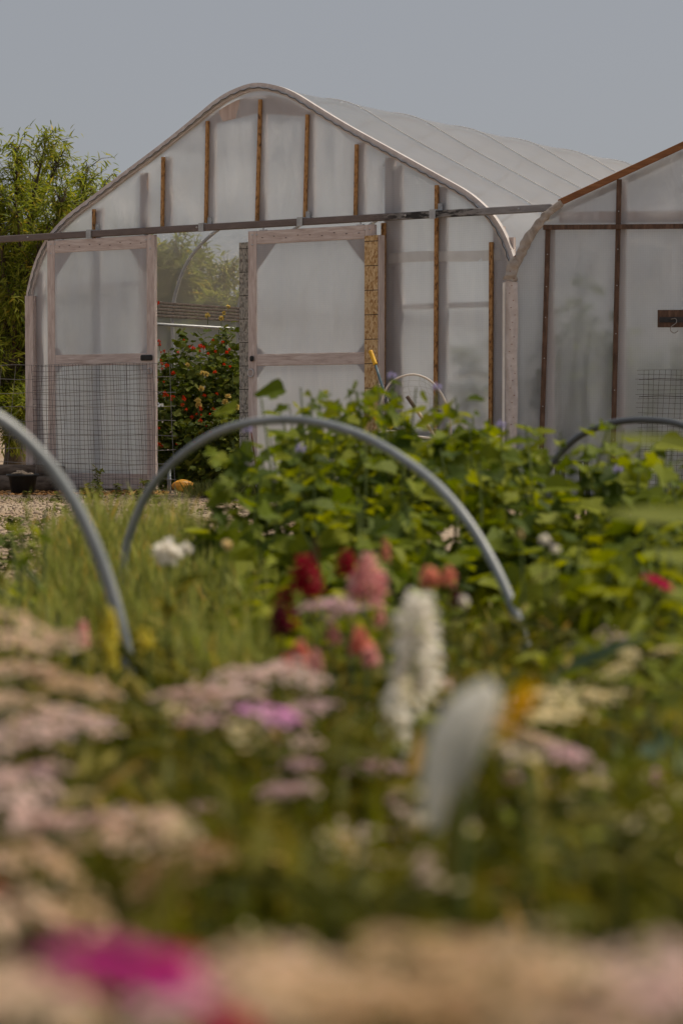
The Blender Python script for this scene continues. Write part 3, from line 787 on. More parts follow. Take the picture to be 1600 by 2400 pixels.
mb = MB(); s = skew * LEN2; mb.v = [(p.x + s.x, s.y, p.z) for p in prof2]; mb.f = [tuple(range(n))]; mb.build('back_film', 'film_side', g2)
# battens and bays
bz = B(1400, 522).z
vb = [(1258, 522, 1241, 1080), (1421, 412, 1405, 1120), (1590, 380, 1585, 1120), (1760, 300, 1760, 1120)]
cuts2 = [half2[0].x + 0.02]
for tx, ty, bx_, by in vb:
    p = B(tx, ty, -0.02); q = B(bx_, by, -0.02)
    x_top = p.x; x_bot = p.x + (q.x - p.x) * (p.z - 0.03) / (p.z - q.z)
    o = MB().bar((x_bot, -0.019, 0.03), (x_top, -0.019, p.z), 0.042, 0.030, (0, 1, 0)).build('batten', 'dark_wood', g2); bevel(o, 0.003)
    MB().box((x_top + x_bot) / 2 + 0.0, (x_top + x_bot) / 2 + 0.09, 0.012, 0.05, 0.01, min(p.z, top2(p.x) - .05)).build('stud', 'stud_wood', g2)
    for k in range(7):
        f = (k + .5 + 0.2 * math.sin(k * 5)) / 7
        o = MB().lathe([(0.0, 0.005), (0.004, 0.004), (0.006, 0.0)], 6).build('screw', 'steel', g2)
        o.matrix_local = Matrix.Translation((x_bot + (x_top - x_bot) * f, -0.034, 0.03 + (p.z - .03) * f)) @ Matrix.Rotation(R(90), 4, 'X')
    cuts2.append(p.x)
cuts2 += [ctr_x, ctr_x * 2 - 0.1]
o = MB().box(B(1246, 522).x, 2 * ctr_x - 0.3, -0.052, -0.036, bz - 0.021, bz + 0.021).build('cross_batten', 'dark_wood', g2); bevel(o, 0.003)
zb2 = B(1400, 497).z
MB().box(half2[6].x + .02, 2 * ctr_x - 0.3, 0.012, 0.05, zb2 - 0.05, zb2 + 0.045).build('girt', 'stud_wood', g2)
pa, pb_ = B(1240, 505), B(1568, 352)
MB().bar((pa.x, 0.09, pa.z), (pb_.x, 0.09, pb_.z), 0.05, 0.10, (0, 1, 0)).build('rafter', 'grey_wood', g2)
pa, pb_ = B(1283, 466, -0.03), B(1568, 333, -0.03)
dv = (pb_ - pa)
o = MB().bar(pa, pa + dv * ((ctr_x - pa.x) / dv.x), 0.055, 0.05, (0, 1, 0)).build('rake_board', 'rake_wood', g2); bevel(o, 0.004)
e2 = pa + dv * ((ctr_x - pa.x) / dv.x)
o = MB().bar((2 * ctr_x - pa.x, pa.y, pa.z), (e2.x + .01, e2.y, e2.z), 0.055, 0.05, (0, 1, 0)).build('rake_board', 'rake_wood', g2); bevel(o, 0.004)
for i in range(len(cuts2) - 1):
    x0, x1 = cuts2[i], cuts2[i + 1]
    for (lo, hi) in ((0.02, bz), (bz, None)):
        if hi is None and x1 < B(1250, 522).x: continue
        def fn(a, b, x0=x0, x1=x1, lo=lo, hi=hi):
            x = x0 + (x1 - x0) * a
            tz = top2(x) - 0.015
            zt_ = min(hi, tz) if hi else max(tz, lo)
            z = lo + (zt_ - lo) * b; e = math.sin(math.pi * a)
            return (x, -0.002 + e * (0.004 + wrinkle(x, z, x0)), z)
        MB().grid(fn, 14, 24).build('film_panel', 'film_woven' if hi else 'film_gable', g2, True)
# ruffled hem of the cover bunched along the arch
hp = [B(1196, 655, -.05), B(1170, 645, -.05), B(1176, 615, -.05), B(1190, 592, -.05), B(1206, 560, -.05), B(1224, 530, -.05), B(1246, 503, -.05), B(1268, 481, -.05), B(1290, 466, -.05)]
hc = curve(hp[1:], 110)
mb = MB(); nn = 20; KH = len(hc) - 1
for k, p in enumerate(hc):
    a = hc[max(k - 1, 0)]; b = hc[min(k + 1, KH)]; tdir = (b - a).normalized(); nrm = Vector((tdir.z, 0, -tdir.x))
    f = k / KH
    for j in range(nn):
        t_ = 2 * math.pi * j / nn
        fold = 0.5 * math.sin(f * 34 + 1.6 * math.sin(t_) + 2.2 * math.sin(f * 9)) + 0.35 * math.sin(f * 61 - 2 * t_ + 1.5 * math.sin(f * 17)) + 0.3 * math.sin(f * 23 + 3 * t_)
        rr = (0.047 - 0.024 * f) * (1 + 0.22 * fold)
        mb.v.append(tuple(p + nrm * (math.cos(t_) * rr * 1.15) + Vector((0, math.sin(t_) * rr * 0.6, 0))))
for k in range(KH):
    for j in range(nn):
        j2 = (j + 1) % nn
        mb.f.append((k * nn + j, k * nn + j2, (k + 1) * nn + j2, (k + 1) * nn + j))
mb.f.append(tuple(range(nn))); mb.f.append(tuple(KH * nn + j for j in reversed(range(nn))))
mb.build('cover_hem', 'hem_cloth', g2, True)
# film-wrapped corner post with staples, and drip strip
px0, px1 = B(1160, 800, -.05).x, B(1188, 800, -.05).x
def wrap(a, b):
    x = px0 + (px1 - px0) * a; z = 0.0 + B(1170, 648).z * b
    return (x + 0.004 * math.sin(z * 9), -0.055 + 0.012 * math.cos(a * math.pi * 2) + 0.006 * math.sin(z * 13 + a * 9), z)
MB().grid(wrap, 8, 40).build('wrapped_post', 'wrapped_rim', g2, True)
MB().box(px0 + 0.012, px1 - 0.012, -0.035, 0.02, 0, B(1170, 648).z - .02).build('corner_post', 'grey_wood', g2)
MB().box(px0 - 0.026, px0 - 0.004, -0.07, -0.045, 0, B(1170, 650).z).build('edge_strip', 'white_paint', g2)
for k in range(26):
    z = 0.6 + k * 0.062; x = px0 + 0.03 + (px1 - px0 - .05) * ((k * 0.37) % 1)
    MB().box(x - .006, x + .006, -0.0745, -0.071, z, z + 0.005).build('staple', 'rust_red', g2)
# hook board
hk0 = B(1509, 712, -.04); hk1 = B(1509, 752, -.04)
hb = MB().box(hk0.x, hk0.x + 0.9, -0.060, -0.036, hk1.z, hk0.z).build('hook_board', 'dark_wood', g2); bevel(hb, 0.003)
MB().box(hk0.x + 0.012, hk0.x + 0.88, -0.068, -0.0605, hk1.z + 0.04, hk1.z + 0.085).build('mounting_bar', 'black_metal', hb)
for i in range(4):
    cx = hk0.x + 0.15 + i * 0.22; cz = hk1.z + 0.068
    pts = [(cx - 0.04, -0.072, cz), (cx, -0.085, cz + 0.004), (cx + 0.005, -0.10, cz - 0.03), (cx - 0.02, -0.10, cz - 0.05), (cx - 0.045, -0.10, cz - 0.075), (cx - 0.04, -0.10, cz - 0.105), (cx - 0.01, -0.10, cz - 0.118), (cx + 0.02, -0.10, cz - 0.10)]  # bent steel
    MB().tube(curve(pts, 18), 0.0038, 6).build('hook', 'wire_light', hb, True)
base_x0 = half2[0].x
MB().box(base_x0 + .03, 2 * ctr_x, 0.012, 0.045, 0.0, 0.16).build('base_board', 'grey_wood', g2)

# ================================================================== TREES
def willow(name, label, base, tips, nleaf, leafsize, spread, seed, group=None, trunk_r=0.10):
    r = random.Random(seed); t = thing(name, label, 'tree', base, 0, group)
    base = Vector(base)
    tm = MB(); fork = Vector((r.uniform(-.1, .1), r.uniform(-.1, .1), 0.9))
    tm.tube(curve([(0, 0, -0.05), (0.03, 0, 0.4), fork], 6), [trunk_r * (1.15 - .06 * k) for k in range(7)], 8)
    br = []
    for tip in tips:
        tp = Vector(tip) - base
        mid = fork.lerp(tp, 0.5) + Vector((r.uniform(-.2, .2), r.uniform(-.2, .2), 0.12 * tp.z * .5))
        c = curve([fork, mid, tp], 12); br.append(c)
        tm.tube(c, [trunk_r * 0.5 * (1 - .92 * k / 12) for k in range(13)], 5)
    # side twigs
    pos, dirs, ups = [], [], []
    for k in range(nleaf // 14):
        c = r.choice(br)
        f = 0.25 + 0.75 * r.random() ** 0.75; i = min(int(f * 12), 11)
        p = c[i].lerp(c[i + 1], f * 12 - i)
        sp = spread * (0.55 + 0.6 * r.random()) * (1.15 - 0.55 * f)
        out = Vector((r.gauss(0, 1), r.gauss(0, 1), r.gauss(0.35, .8))).normalized() * sp * r.uniform(0.2, 1.5)
        e = p + out
        tm.tube([p, p.lerp(e, .5) + Vector((0, 0, 0.05)), e], [0.008, 0.005, 0.002], 3, False)
        for j in range(14):
            g_ = r.uniform(0.3, 1.05)
            q = p.lerp(e, g_) + Vector((r.gauss(0, .035), r.gauss(0, .035), r.gauss(0, .035) + .05 * math.sin(g_ * math.pi)))
            d = out.normalized() * 0.6 + Vector((r.gauss(0, .55), r.gauss(0, .55), r.gauss(-0.1, .5)))
            pos.append(q); dirs.append(d); ups.append((r.gauss(0, .6), r.gauss(0, .6), 1))
    tm.build('trunk', 'bark', t, True)
    nn = len(pos)
    scatter('crown', T_lance(0.105, 0.28), np.array(pos), np.array(dirs), np.array(ups), rng.uniform(.7, 1.3, nn) * leafsize, 'leaf_willow', np.clip(rng.normal(.45, .22, nn), 0, 1), t)
    return t
tips = []
for vx, vy in ((108, 300), (40, 330), (145, 335), (-30, 330), (205, 365), (245, 400), (-10, 420), (80, 400), (150, 430), (185, 450), (40, 470), (110, 520), (0, 560), (70, 590), (30, 660), (-40, 500), (-80, 420), (-70, 640), (150, 540), (60, 720), (10, 780), (-60, 800), (50, 860), (-5, 930), (60, 930), (-70, 950), (40, 1000)):
    tips.append(at(vx, vy + 14, 27.0 + random.uniform(-1.3, 1.3)))
willow('willow_tree', 'bushy willow-like tree with narrow leaves left of the large greenhouse', (at(30, 1000, 27.2).x, 27.2, 0), tips, 30000, 0.105, 0.42, 3, trunk_r=0.13)
tips = []
for vx, vy in ((300, 520), (400, 545), (470, 585), (520, 625), (350, 580), (430, 640), (500, 690), (560, 700), (330, 660), (380, 740), (470, 780), (250, 560), (540, 820), (420, 850), (600, 760), (330, 850), (480, 640)):
    tips.append(at(vx, vy + 8, 30.5 + random.uniform(-1.0, 1.0)))
willow('willow_tree', 'rounded tree seen hazily through the film behind the open doorway', (at(430, 1000, 30.5).x, 30.5, 0), tips, 16000, 0.14, 0.50, 5, trunk_r=0.12)
tips = []
for vx, vy in ((1260, 700), (1330, 640), (1380, 690), (1290, 780), (1350, 800), (1240, 820), (1400, 820), (1310, 900), (1500, 800), (1560, 760)):
    tips.append(at(vx, vy, 21.6 + random.uniform(-.3, .3)))

def leafy_column(name, label, cat, base, height, rad, n, size, mat, tmpl, group=None, lo=0.0, stems=4, val=(.5, .25)):
    """a plant thing: stems, and foliage spread through a leaning column of clumps"""
    t = thing(name, label, cat, base, 0, group)
    r = random.Random(int(base[0] * 1000) + n)
    sm = MB(); pos = []
    for k in range(stems):
        a = r.uniform(0, 6.28); e = Vector((math.cos(a) * rad * r.uniform(.2, .8), math.sin(a) * rad * r.uniform(.2, .8), height * r.uniform(.75, 1.0)))
        c = curve([(0, 0, 0), e * 0.5 + Vector((r.gauss(0, .04), r.gauss(0, .04), 0)), e], 8)
        sm.tube(c, [0.008 * (1 - .07 * i) for i in range(9)], 5)
        for j in range(n // stems):
            f = lo + (1 - lo) * r.random() ** 0.85; i = min(int(f * 8), 7)
            q = c[i].lerp(c[i + 1], f * 8 - i)
            pos.append(q + Vector((r.gauss(0, rad * .42), r.gauss(0, rad * .42), r.gauss(0, rad * .22))))
    sm.build('stem', 'green_stem', t, True)
    pos = np.array(pos); m = len(pos); pos[:, 2] = np.abs(pos[:, 2]) + 0.01
    d = rand_dirs(m, -0.75, 0.35)
    scatter('foliage', tmpl, pos, d, rand_ups(m, .6), rng.uniform(.65, 1.3, m) * size, mat, np.clip(rng.normal(val[0], val[1], m), 0, 1), t)
    return t
TB = [T_broad(s, 5, .44) for s in (1, 2, 3)]
TS = T_broad(9, 3, .36)

# ------------------------------------------------------------------ plants in the doorway
def in_door(vx, d, z=0.0):
    p = at(vx, 1000, d); return (p.x, p.y, z)
for i, (vx, d, hh) in enumerate(((368, 23.2, 1.42), (395, 23.6, 1.62), (415, 23.0, 1.15), (438, 23.9, 1.62), (455, 23.2, 1.3), (478, 23.7, 1.5), (495, 24.2, 1.75), (512, 23.2, 1.35), (530, 23.9, 1.7), (550, 23.4, 1.4), (380, 22.9, .9), (440, 22.7, .7), (500, 22.8, .8), (545, 22.7, .75), (470, 22.55, .45), (520, 22.5, .4), (580, 23.6, 1.3))):
    leafy_column('bean_plant', 'tall leafy climbing plant crowding the open doorway', 'plant', in_door(vx, d), hh, 0.18, int(330 * hh), 0.068, 'leaf_bean', TB[i % 3], 'climbing plants inside the doorway', 0.02, 4)
def pom_mesh(mat, n=40, r=0.5):
    key = 'pom_' + mat
    d = rand_dirs(n, -0.7, 1.0)
    return scatter(key, T_quadleaf(.34), d * r * 0.25, d + rng.normal(0, .25, (n, 3)), rand_ups(n, .8), r * 0.95, mat, None, 'mesh')
pom_s, pom_y = pom_mesh('petal_scarlet', 26), pom_mesh('petal_straw', 46)
stalk_mesh = MB().tube([(0, 0, -1), (0.01, 0, 0)], 0.06, 5).mesh('stalk', 'green_stem')
def door_flower(zx, zy, me, size, name, label, group):
    vx, vy = (350 + zx / 5.004) / VS, (680 + zy / 5.004) / VS
    p = at(vx, vy, 22.62 + random.uniform(0, .1) + (0.35 if zy < 420 else 0))
    t = thing(name, label, 'flower', p, random.uniform(0, 6), group)
    obj('petals', me, t, None, (random.uniform(-.6, .6), random.uniform(-.6, .6), 0), (size, size, size * random.uniform(.8, 1.1)))
    obj('stalk', stalk_mesh, t, None, None, (size, size, size * 1.6))
for zx, zy in ((470, 665), (515, 680), (600, 655), (635, 672), (595, 715), (775, 720), (910, 730), (860, 610), (175, 715), (115, 600), (185, 1205), (175, 1240), (265, 1245), (290, 1250), (262, 1285), (400, 1255), (410, 1280), (390, 1345), (435, 1400), (650, 1235), (600, 1400), (150, 920), (205, 885), (145, 855), (100, 150), (600, 1530), (280, 970), (110, 1620), (730, 1680), (530, 1800), (110, 1810), (640, 1680), (770, 960), (500, 1490), (875, 870), (120, 640)):
    door_flower(zx, zy, pom_s, random.uniform(.028, .05), 'scarlet_flower', 'small scarlet flower on the climbing plants in the doorway', 'scarlet flowers in the doorway')
for k in range(26):
    zx_, zy_ = random.uniform(90, 1000), random.uniform(560, 1850)
    door_flower(zx_, zy_, pom_s, random.uniform(.02, .036), 'scarlet_flower', 'small scarlet flower on the climbing plants in the doorway', 'scarlet flowers in the doorway')
for zx, zy in ((845, 330), (875, 270), (685, 300), (665, 985), (610, 1155), (925, 1245), (580, 1355), (1020, 1375), (450, 875), (895, 1315), (625, 970), (925, 195), (570, 1300)):
    door_flower(zx, zy, pom_y, random.uniform(.04, .075), 'yellow_flower', 'round pale yellow flower among the climbing plants in the doorway', 'yellow flowers in the doorway')
# plants inside the houses, dim through the film
for i, (vx, d, hh) in enumerate(((1275, 19.75, 1.6), (1320, 20.0, 1.9), (1375, 20.1, 1.75), (1345, 19.8, 1.2), (1460, 20.2, 1.3), (1540, 20.4, 1.5))):
    p = at(vx, 1000, d)
    leafy_column('tomato_plant', 'dim green plant behind the film of the right greenhouse', 'plant', (p.x, p.y, 0), hh, 0.22, 260, 0.10, 'leaf_bean', TB[i % 3], 'plants behind the right film', 0.1)
p = at(1090, 1000, 20.9)
leafy_column('tomato_plant', 'dim green plant behind the film right of the sliding doors', 'plant', (p.x, p.y, 0), 1.5, 0.2, 170, 0.10, 'leaf_bean', TB[0], None, 0.3)

# ------------------------------------------------------------------ things standing in the yard
FY = -0.42
ft = thing('wire_fence', 'rusty wire mesh fence standing before the left sliding door', 'fence', G.world((A(200, 1100, FY).x, FY, 0)), -TH)
fx0 = A(200, 1100, FY).x
def fp(vx, vy, dy=0.0):
    p = A(vx, vy, FY); return Vector((p.x - fx0, dy, max(p.z, 0.0)))
mb = MB()
fz_top = fp(200, 836).z
for k in range(10):
    vy = 836 + k * 31.5
    mb.tube([Vector((fp(vx, 1000).x, 0.03 * math.sin(vx * .02), fz_top * (1 - k / 9.05) + 0.006 * math.sin(vx * .05 + k * 2))) for vx in range(-60, 400 + k * 1, 20)], 0.0026, 4)
mb.build('wide_mesh', 'wire_light', ft)['kind'] = 'stuff'
mb = MB()
for vx in list(range(-55, 290, 30)) + [292, 322, 352, 386]:
    tx = vx; bx_ = vx + (vx - 230) * 0.11
    a, b = fp(tx, 1000), fp(bx_, 1000)
    mb.tube([Vector((a.x, 0.03 * math.sin(tx * .02), fz_top)), Vector(((a.x + b.x) / 2 + 0.008 * math.sin(vx), 0.0, fz_top / 2)), Vector((b.x, 0, 0))], 0.0026, 4)
mb.build('upright_wires', 'wire_light', ft)['kind'] = 'stuff'
mb = MB()
for k in range(26):
    z = fz_top * (1 - (k + .3) / 26)
    mb.tube([Vector((fp(vx, 1000).x, -0.01 + 0.012 * math.sin(vx * .03), max(0.004, z + 0.008 * math.sin(vx * .035 + k * .7)))) for vx in range(76, 364, 12)], 0.0022, 3)
for k in range(37):
    vx = 76 + k * 7.75 + 1.5 * math.sin(k * 1.7)
    mb.tube([Vector((fp(vx + (4 * math.sin(k * .5 + j)) * .3 + j * 1.2, 1000).x, -0.012, fz_top * (1 - j / 6) + (0.004 if j == 6 else 0))) for j in range(7)], 0.0016 if k % 4 else 0.0024, 3)
mb.build('fine_mesh', 'wire_dark', ft)['kind'] = 'stuff'

# black pot of stones
pp = at(53, 1104, 21.4); pp.z = 0
pot = thing('plant_pot', 'black plastic pot filled with pale stones by the left tree', 'pot', pp)
MB().lathe([(0.0, 0.0), (0.105, 0.0), (0.135, 0.165), (0.155, 0.17), (0.155, 0.192), (0.138, 0.192), (0.128, 0.15), (0.0, 0.14)], 24).build('pot', 'black_plastic', pot, True)
stn = MB(); stn.lathe([(0.0, -.5), (.72, -.32), (1.0, .0), (.8, .32), (.3, .52), (0.0, .55)], 8); stone_me = stn.mesh('stone', 'stone', True)
for k, (dx, dy, s) in enumerate(((-.06, -.03, .05), (.03, -.05, .055), (.07, .02, .045), (-.02, .05, .06), (-.08, .04, .04), (.0, .0, .06))):
    t_ = obj('stone', stone_me, None, pp + Vector((dx, dy, 0.175 + s * .35)), (random.uniform(-.5, .5), random.uniform(-.5, .5), k), (s, s * .75, s * .6))
    tag(t_, 'pale stone heaped in the black pot', 'stone', 'stones in the black pot')
for k, (vx, vy, L1, rr, rot) in enumerate(((20, 1085, 0.5, 0.07, .3), (-10, 1060, 0.6, 0.08, -.2), (45, 1050, .45, .06, .1))):
    p = at(vx, 1100, 22.2 + .1 * k)
    lg = MB().tube([(-L1, 0, rr), (-L1 * .3, .02, rr * 1.05), (L1 * .4, -.01, rr), (L1, 0.02, rr * .95)], [rr * .95, rr, rr * 1.02, rr * .9], 10).build('log', 'log_bark', None, True, (p.x, p.y, 0.0 if k < 2 else 0.14))
    lg.rotation_euler = (0, 0, rot)
    tag(lg, ['weathered log lying behind the black pot', 'thick log at the left edge under the tree', 'short log resting on the other logs behind the pot'][k], 'log')
# grey pipe stub and squash
p = at(389, 1102, 21.6); p.z = 0
pt = MB().tube([(0, 0, 0), (0, 0, 0.235)], 0.019, 12).tube([(0, 0, 0.12), (0, 0, 0.145)], 0.022, 12).build('pipe_stub', 'hoop_grey', None, True, p)
tag(pt, 'short grey pipe standing upright by the squash at the doorway', 'pipe')
p = at(424, 1100, 21.9); p.z = 0
sq = thing('squash', 'orange squash lying on the ground at the doorway', 'squash', p, 0.4)
mb = MB(); nn = 24
for i in range(13):
    f = i / 12; ang = math.pi * f; rr = 0.075 * math.sin(ang) ** 0.75 * (1 - .25 * f)
    for k in range(nn):
        t_ = 2 * math.pi * k / nn; r2 = rr * (1 + 0.05 * math.cos(8 * t_))
        mb.v.append((-0.14 + 0.27 * f, r2 * math.cos(t_), 0.068 + r2 * math.sin(t_) * .95 - 0.01 * f))
for i in range(12):
    for k in range(nn):
        mb.f.append((i * nn + k, i * nn + (k + 1) % nn, (i + 1) * nn + (k + 1) % nn, (i + 1) * nn + k))
mb.build('fruit', 'squash_skin', sq, True)
MB().tube(curve([(0.125, 0, .06), (.15, .005, .065), (.17, .02, .08)], 5), [.012, .011, .010, .009, .009, .010], 7).build('stalk', 'green_stem', sq, True)
# dead leaves under the fence
n = 900
vx = rng.uniform(-30, 380, n); d = rng.uniform(21.0, 22.0, n)
pos = np.stack([(vx * VS - 800) / FPX * d, d, np.full(n, 0.01)], 1)
o = scatter('leaf_litter', T_quadleaf(.3), pos, rand_dirs(n, -.1, .25), rand_ups(n, .5), rng.uniform(.03, .07, n), 'dry_leaf'); o['kind'] = 'stuff'
n = 500
vx = rng.uniform(1165, 1260, n); d = rng.uniform(12.5, 14.5, n)
pos = np.stack([(vx * VS - 800) / FPX * d, d, rng.uniform(.005, .05, n)], 1)
o = scatter('straw_patch', T_quadleaf(.03), pos, rand_dirs(n, -.15, .2), rand_ups(n, .5), rng.uniform(.08, .2, n), 'straw'); o['kind'] = 'stuff'

# red stick against the right door
q = thing('thin_stick', 'thin red stick leaning on the right sliding door', 'stick', at(590, 1110, 20.9))
q.location.z = 0
b0_ = Vector(q.location)
MB().tube([at(592, 1098, 20.9) - b0_, at(585, 1050, 20.95) - b0_, at(577, 992, 21.0) - b0_], 0.006, 6).build('shaft', 'rust_red', q)
MB().tube([at(574, 1062, 20.9) - b0_, at(597, 1048, 20.9) - b0_], 0.005, 6).build('cross_twig', 'log_bark', q)

# long handled tools
def pole_thing(name, label, cat, segs, foot):
    """segs: list of (points in world, radius, material, part name)"""
    base = Vector((foot.x, foot.y, 0)); t = thing(name, label, cat, base)
    for pts, rad, mat, pn in segs:
        MB().tube([p_ - base for p_ in pts], rad, 10).build(pn, mat, t, True)
    return t
D1 = 19.0
def lin(a, b, n): return [a.lerp(b, i / n) for i in range(n + 1)]
a, b, c, e, f = at(850, 806, 19.5), at(862, 838, 19.45), at(886, 915, 19.35), at(897, 958, 19.3), at(930, 1030, 19.2)
grip = lin(a, b, 10)
ground_pt = f + (f - e) * (f.z / max(.05, (e.z - f.z))); ground_pt.z = 0.0
pole_thing('pole_tool', 'long blue-grey pole tool with a yellow ribbed grip leaning by the doors', 'tool', [
    (grip, [0.018 + 0.003 * (i % 2) for i in range(11)], 'yellow_grip', 'grip'), (lin(b, c, 3), 0.0115, 'blue_grey_paint', 'shaft'),
    (lin(c, e, 3), 0.020, 'black_plastic', 'sleeve'), (lin(e, ground_pt, 3), 0.011, 'green_grey_paint', 'lower_shaft')], ground_pt)
a, b, c, f = at(858, 957, 18.9), at(901, 984, 18.85), at(960, 1026, 18.8), at(1000, 1058, 18.7)
ground_pt = Vector((f.x + .25, f.y, 0))
pole_thing('lopper', 'black handled tool with a smooth yellow grip slanting behind the leaves', 'tool', [
    (lin(a, b, 6), [.016, .019, .018, .018, .018, .019, .019], 'yellow_grip', 'grip'), (lin(b, c, 3), 0.019, 'black_plastic', 'shaft'), (lin(c, ground_pt, 4), 0.012, 'green_grey_paint', 'lower_shaft')], ground_pt)
a, b, c = at(934, 910, 19.0), at(952, 936, 19.0), at(990, 990, 18.9)
ground_pt = Vector((c.x + .3, c.y - .1, 0))
pole_thing('net_handle', 'pale wooden handle with a dark end standing inside the net ring', 'handle', [
    (lin(a, b, 3), 0.016, 'log_bark', 'ferrule'), (lin(b, c, 3), 0.015, 'bamboo', 'shaft'), (lin(c, ground_pt, 3), 0.015, 'bamboo', 'lower_shaft')], ground_pt)
def net(label, pts, d, bag, lines, drop=0.0):
    ring_ = [at(x, y, d) for x, y in pts]
    cc = curve(ring_, 40)
    base = Vector((sum(p_.x for p_ in cc) / len(cc), d, 0)); t = thing('hoop_net', label, 'net', base)
    MB().tube([p_ - base for p_ in cc], 0.0095, 8).build('rim', 'pale_rim', t, True)
    # netting: cords between opposite rim points, sagging behind the rim
    mb = MB(); n = len(cc)
    for k in range(1, lines):
        f = k / lines
        i0, i1 = int(f * (n // 2)), n - 1 - int(f * (n // 2))
        p, q = cc[i0] - base, cc[i1] - base
        pts_ = []
        for j in range(9):
            g_ = j / 8; pts_.append(p.lerp(q, g_) + Vector((0.015 * math.sin(j * 2.1 + k), bag * math.sin(math.pi * g_), -drop * math.sin(math.pi * g_) + .012 * math.sin(j * 1.7 + k * 2))))
        mb.tube(pts_, 0.0016, 3, False)
    for k in range(1, lines):
        f = k / lines
        pts_ = []
        for j in range(1, lines):
            i0, i1 = int(j / lines * (n // 2)), n - 1 - int(j / lines * (n // 2))
            p, q = cc[i0] - base, cc[i1] - base
            pts_.append(p.lerp(q, f) + Vector((0.012 * math.sin(j * 1.3 + k * 3), bag * math.sin(math.pi * f), -drop * math.sin(math.pi * f))))
        mb.tube(pts_, 0.0016, 3, False)
    mb.build('netting', 'net_cord', t)
net('round pale net ring standing upright behind the leafy plants', [(872, 960), (878, 915), (900, 876), (948, 860), (992, 878), (1022, 922), (1034, 975), (1030, 1030), (985, 1052), (915, 1040), (880, 1005), (872, 960)], 19.25, 0.12, 15)
net('lower pale net ring lying slanted below the upright net', [(850, 1000), (900, 990), (960, 1003), (1030, 1012), (1075, 1035), (1100, 1062), (1050, 1085), (960, 1075), (890, 1045), (850, 1000)], 18.6, 0.10, 13, 0.05)
# fan rake of pale strips
rk = thing('fan_rake', 'pale fan rake head with many slats behind the leafy plants', 'rake', Vector((at(1110, 1100, 18.2).x, 18.2, 0)))
rb_ = Vector(rk.location)
for k in range(13):
    f = k / 12
    top = at(1075 + 60 * f, 1090 - 14 * math.sin(f * 3.1), 18.2) - rb_; bot = at(1088 + 88 * f, 1150 + 10 * f, 18.1) - rb_
    MB().bar(bot, top, 0.012, 0.004, (0, 1, 0)).build('tine', 'pale_rim', rk)
MB().tube([at(1072, 1088, 18.2) - rb_, at(1105, 1074, 18.2) - rb_, at(1138, 1090, 18.2) - rb_], 0.012, 6).build('head_bar', 'bamboo', rk)
MB().tube([at(1105, 1074, 18.2) - rb_, at(1088, 1052, 18.35) - rb_, at(1082, 1045, 18.4) - rb_], 0.012, 8).build('shaft', 'white_paint', rk)
for k, pts in enumerate((((1092, 1058), (1110, 1030), (1135, 1008), (1150, 1004)), ((1105, 1062), (1125, 1040), (1150, 1030), (1180, 1040)), ((1130, 1078), (1160, 1068), (1195, 1070)))):
    cc = curve([at(x, y, 18.3) for x, y in pts], 14); base = Vector((cc[0].x, cc[0].y, 0))
    t = thing('bent_strip', ['pale strip curving up beside the rake', 'wide pale strip arching over the rake', 'dark olive strip low behind the rake'][k], 'strip', base)
    mb = MB()
    for p_ in cc: mb.v += [tuple(p_ - base + Vector((0, 0, .014))), tuple(p_ - base + Vector((0.004, 0.004, -.014))), tuple(p_ - base + Vector((0.0, 0.006, .014))), tuple(p_ - base + Vector((.004, 0.010, -.014)))]
    for i in range(14): mb.f += [(4 * i, 4 * i + 1, 4 * i + 5, 4 * i + 4), (4 * i + 3, 4 * i + 2, 4 * i + 6, 4 * i + 7), (4 * i + 2, 4 * i, 4 * i + 4, 4 * i + 6), (4 * i + 1, 4 * i + 3, 4 * i + 7, 4 * i + 5)]
    mb.build('band', ['pale_rim', 'white_paint', 'green_grey_paint'][k], t, True)
    MB().tube([cc[0] - base, Vector((0, 0, 0))], 0.007, 6).build('shaft', 'bamboo', t)
# low bench with teal edge
p0, p1 = at(790, 1048, 19.8), at(880, 1048, 19.6)
bn = thing('bench', 'low bench with a teal painted edge in front of the right door', 'bench', (p0.x, p0.y, 0), -0.3)
Lb = (p1 - p0).length; zb_ = p0.z
MB().box(0, Lb, -0.0, 0.28, zb_ - 0.015, zb_ + 0.012).build('top', 'grey_wood', bn)
MB().box(0, Lb, -0.014, -0.002, zb_ - 0.03, zb_ + 0.010).build('edge', 'teal_paint', bn)
MB().box(0.02, Lb - .02, 0.02, 0.04, zb_ - 0.20, zb_ - 0.02).build('apron', 'rust_red', bn)
for x in (0.03, Lb - 0.05):
    for y in (0.01, 0.24): MB().box(x, x + 0.035, y, y + 0.035, 0, zb_ - 0.016).build('leg', 'grey_wood', bn)
fl = MB().box(-.05, .05, -.02, .02, 0, 0.012).build('trowel', 'white_paint', None, False, at(800, 1043, 19.75)); fl.location.z = zb_ + .013
fl.rotation_euler = (0, 0, .4); tag(fl, 'small pale tool lying on the teal edged bench', 'tool')
fl = MB().tube([(-.05, 0, .01), (.05, .01, .01)], .009, 6).build('orange_stick', 'squash_skin', None, True, at(812, 1041, 19.75)); fl.location.z = zb_ + .013
tag(fl, 'small orange stick lying on the teal edged bench', 'stick')
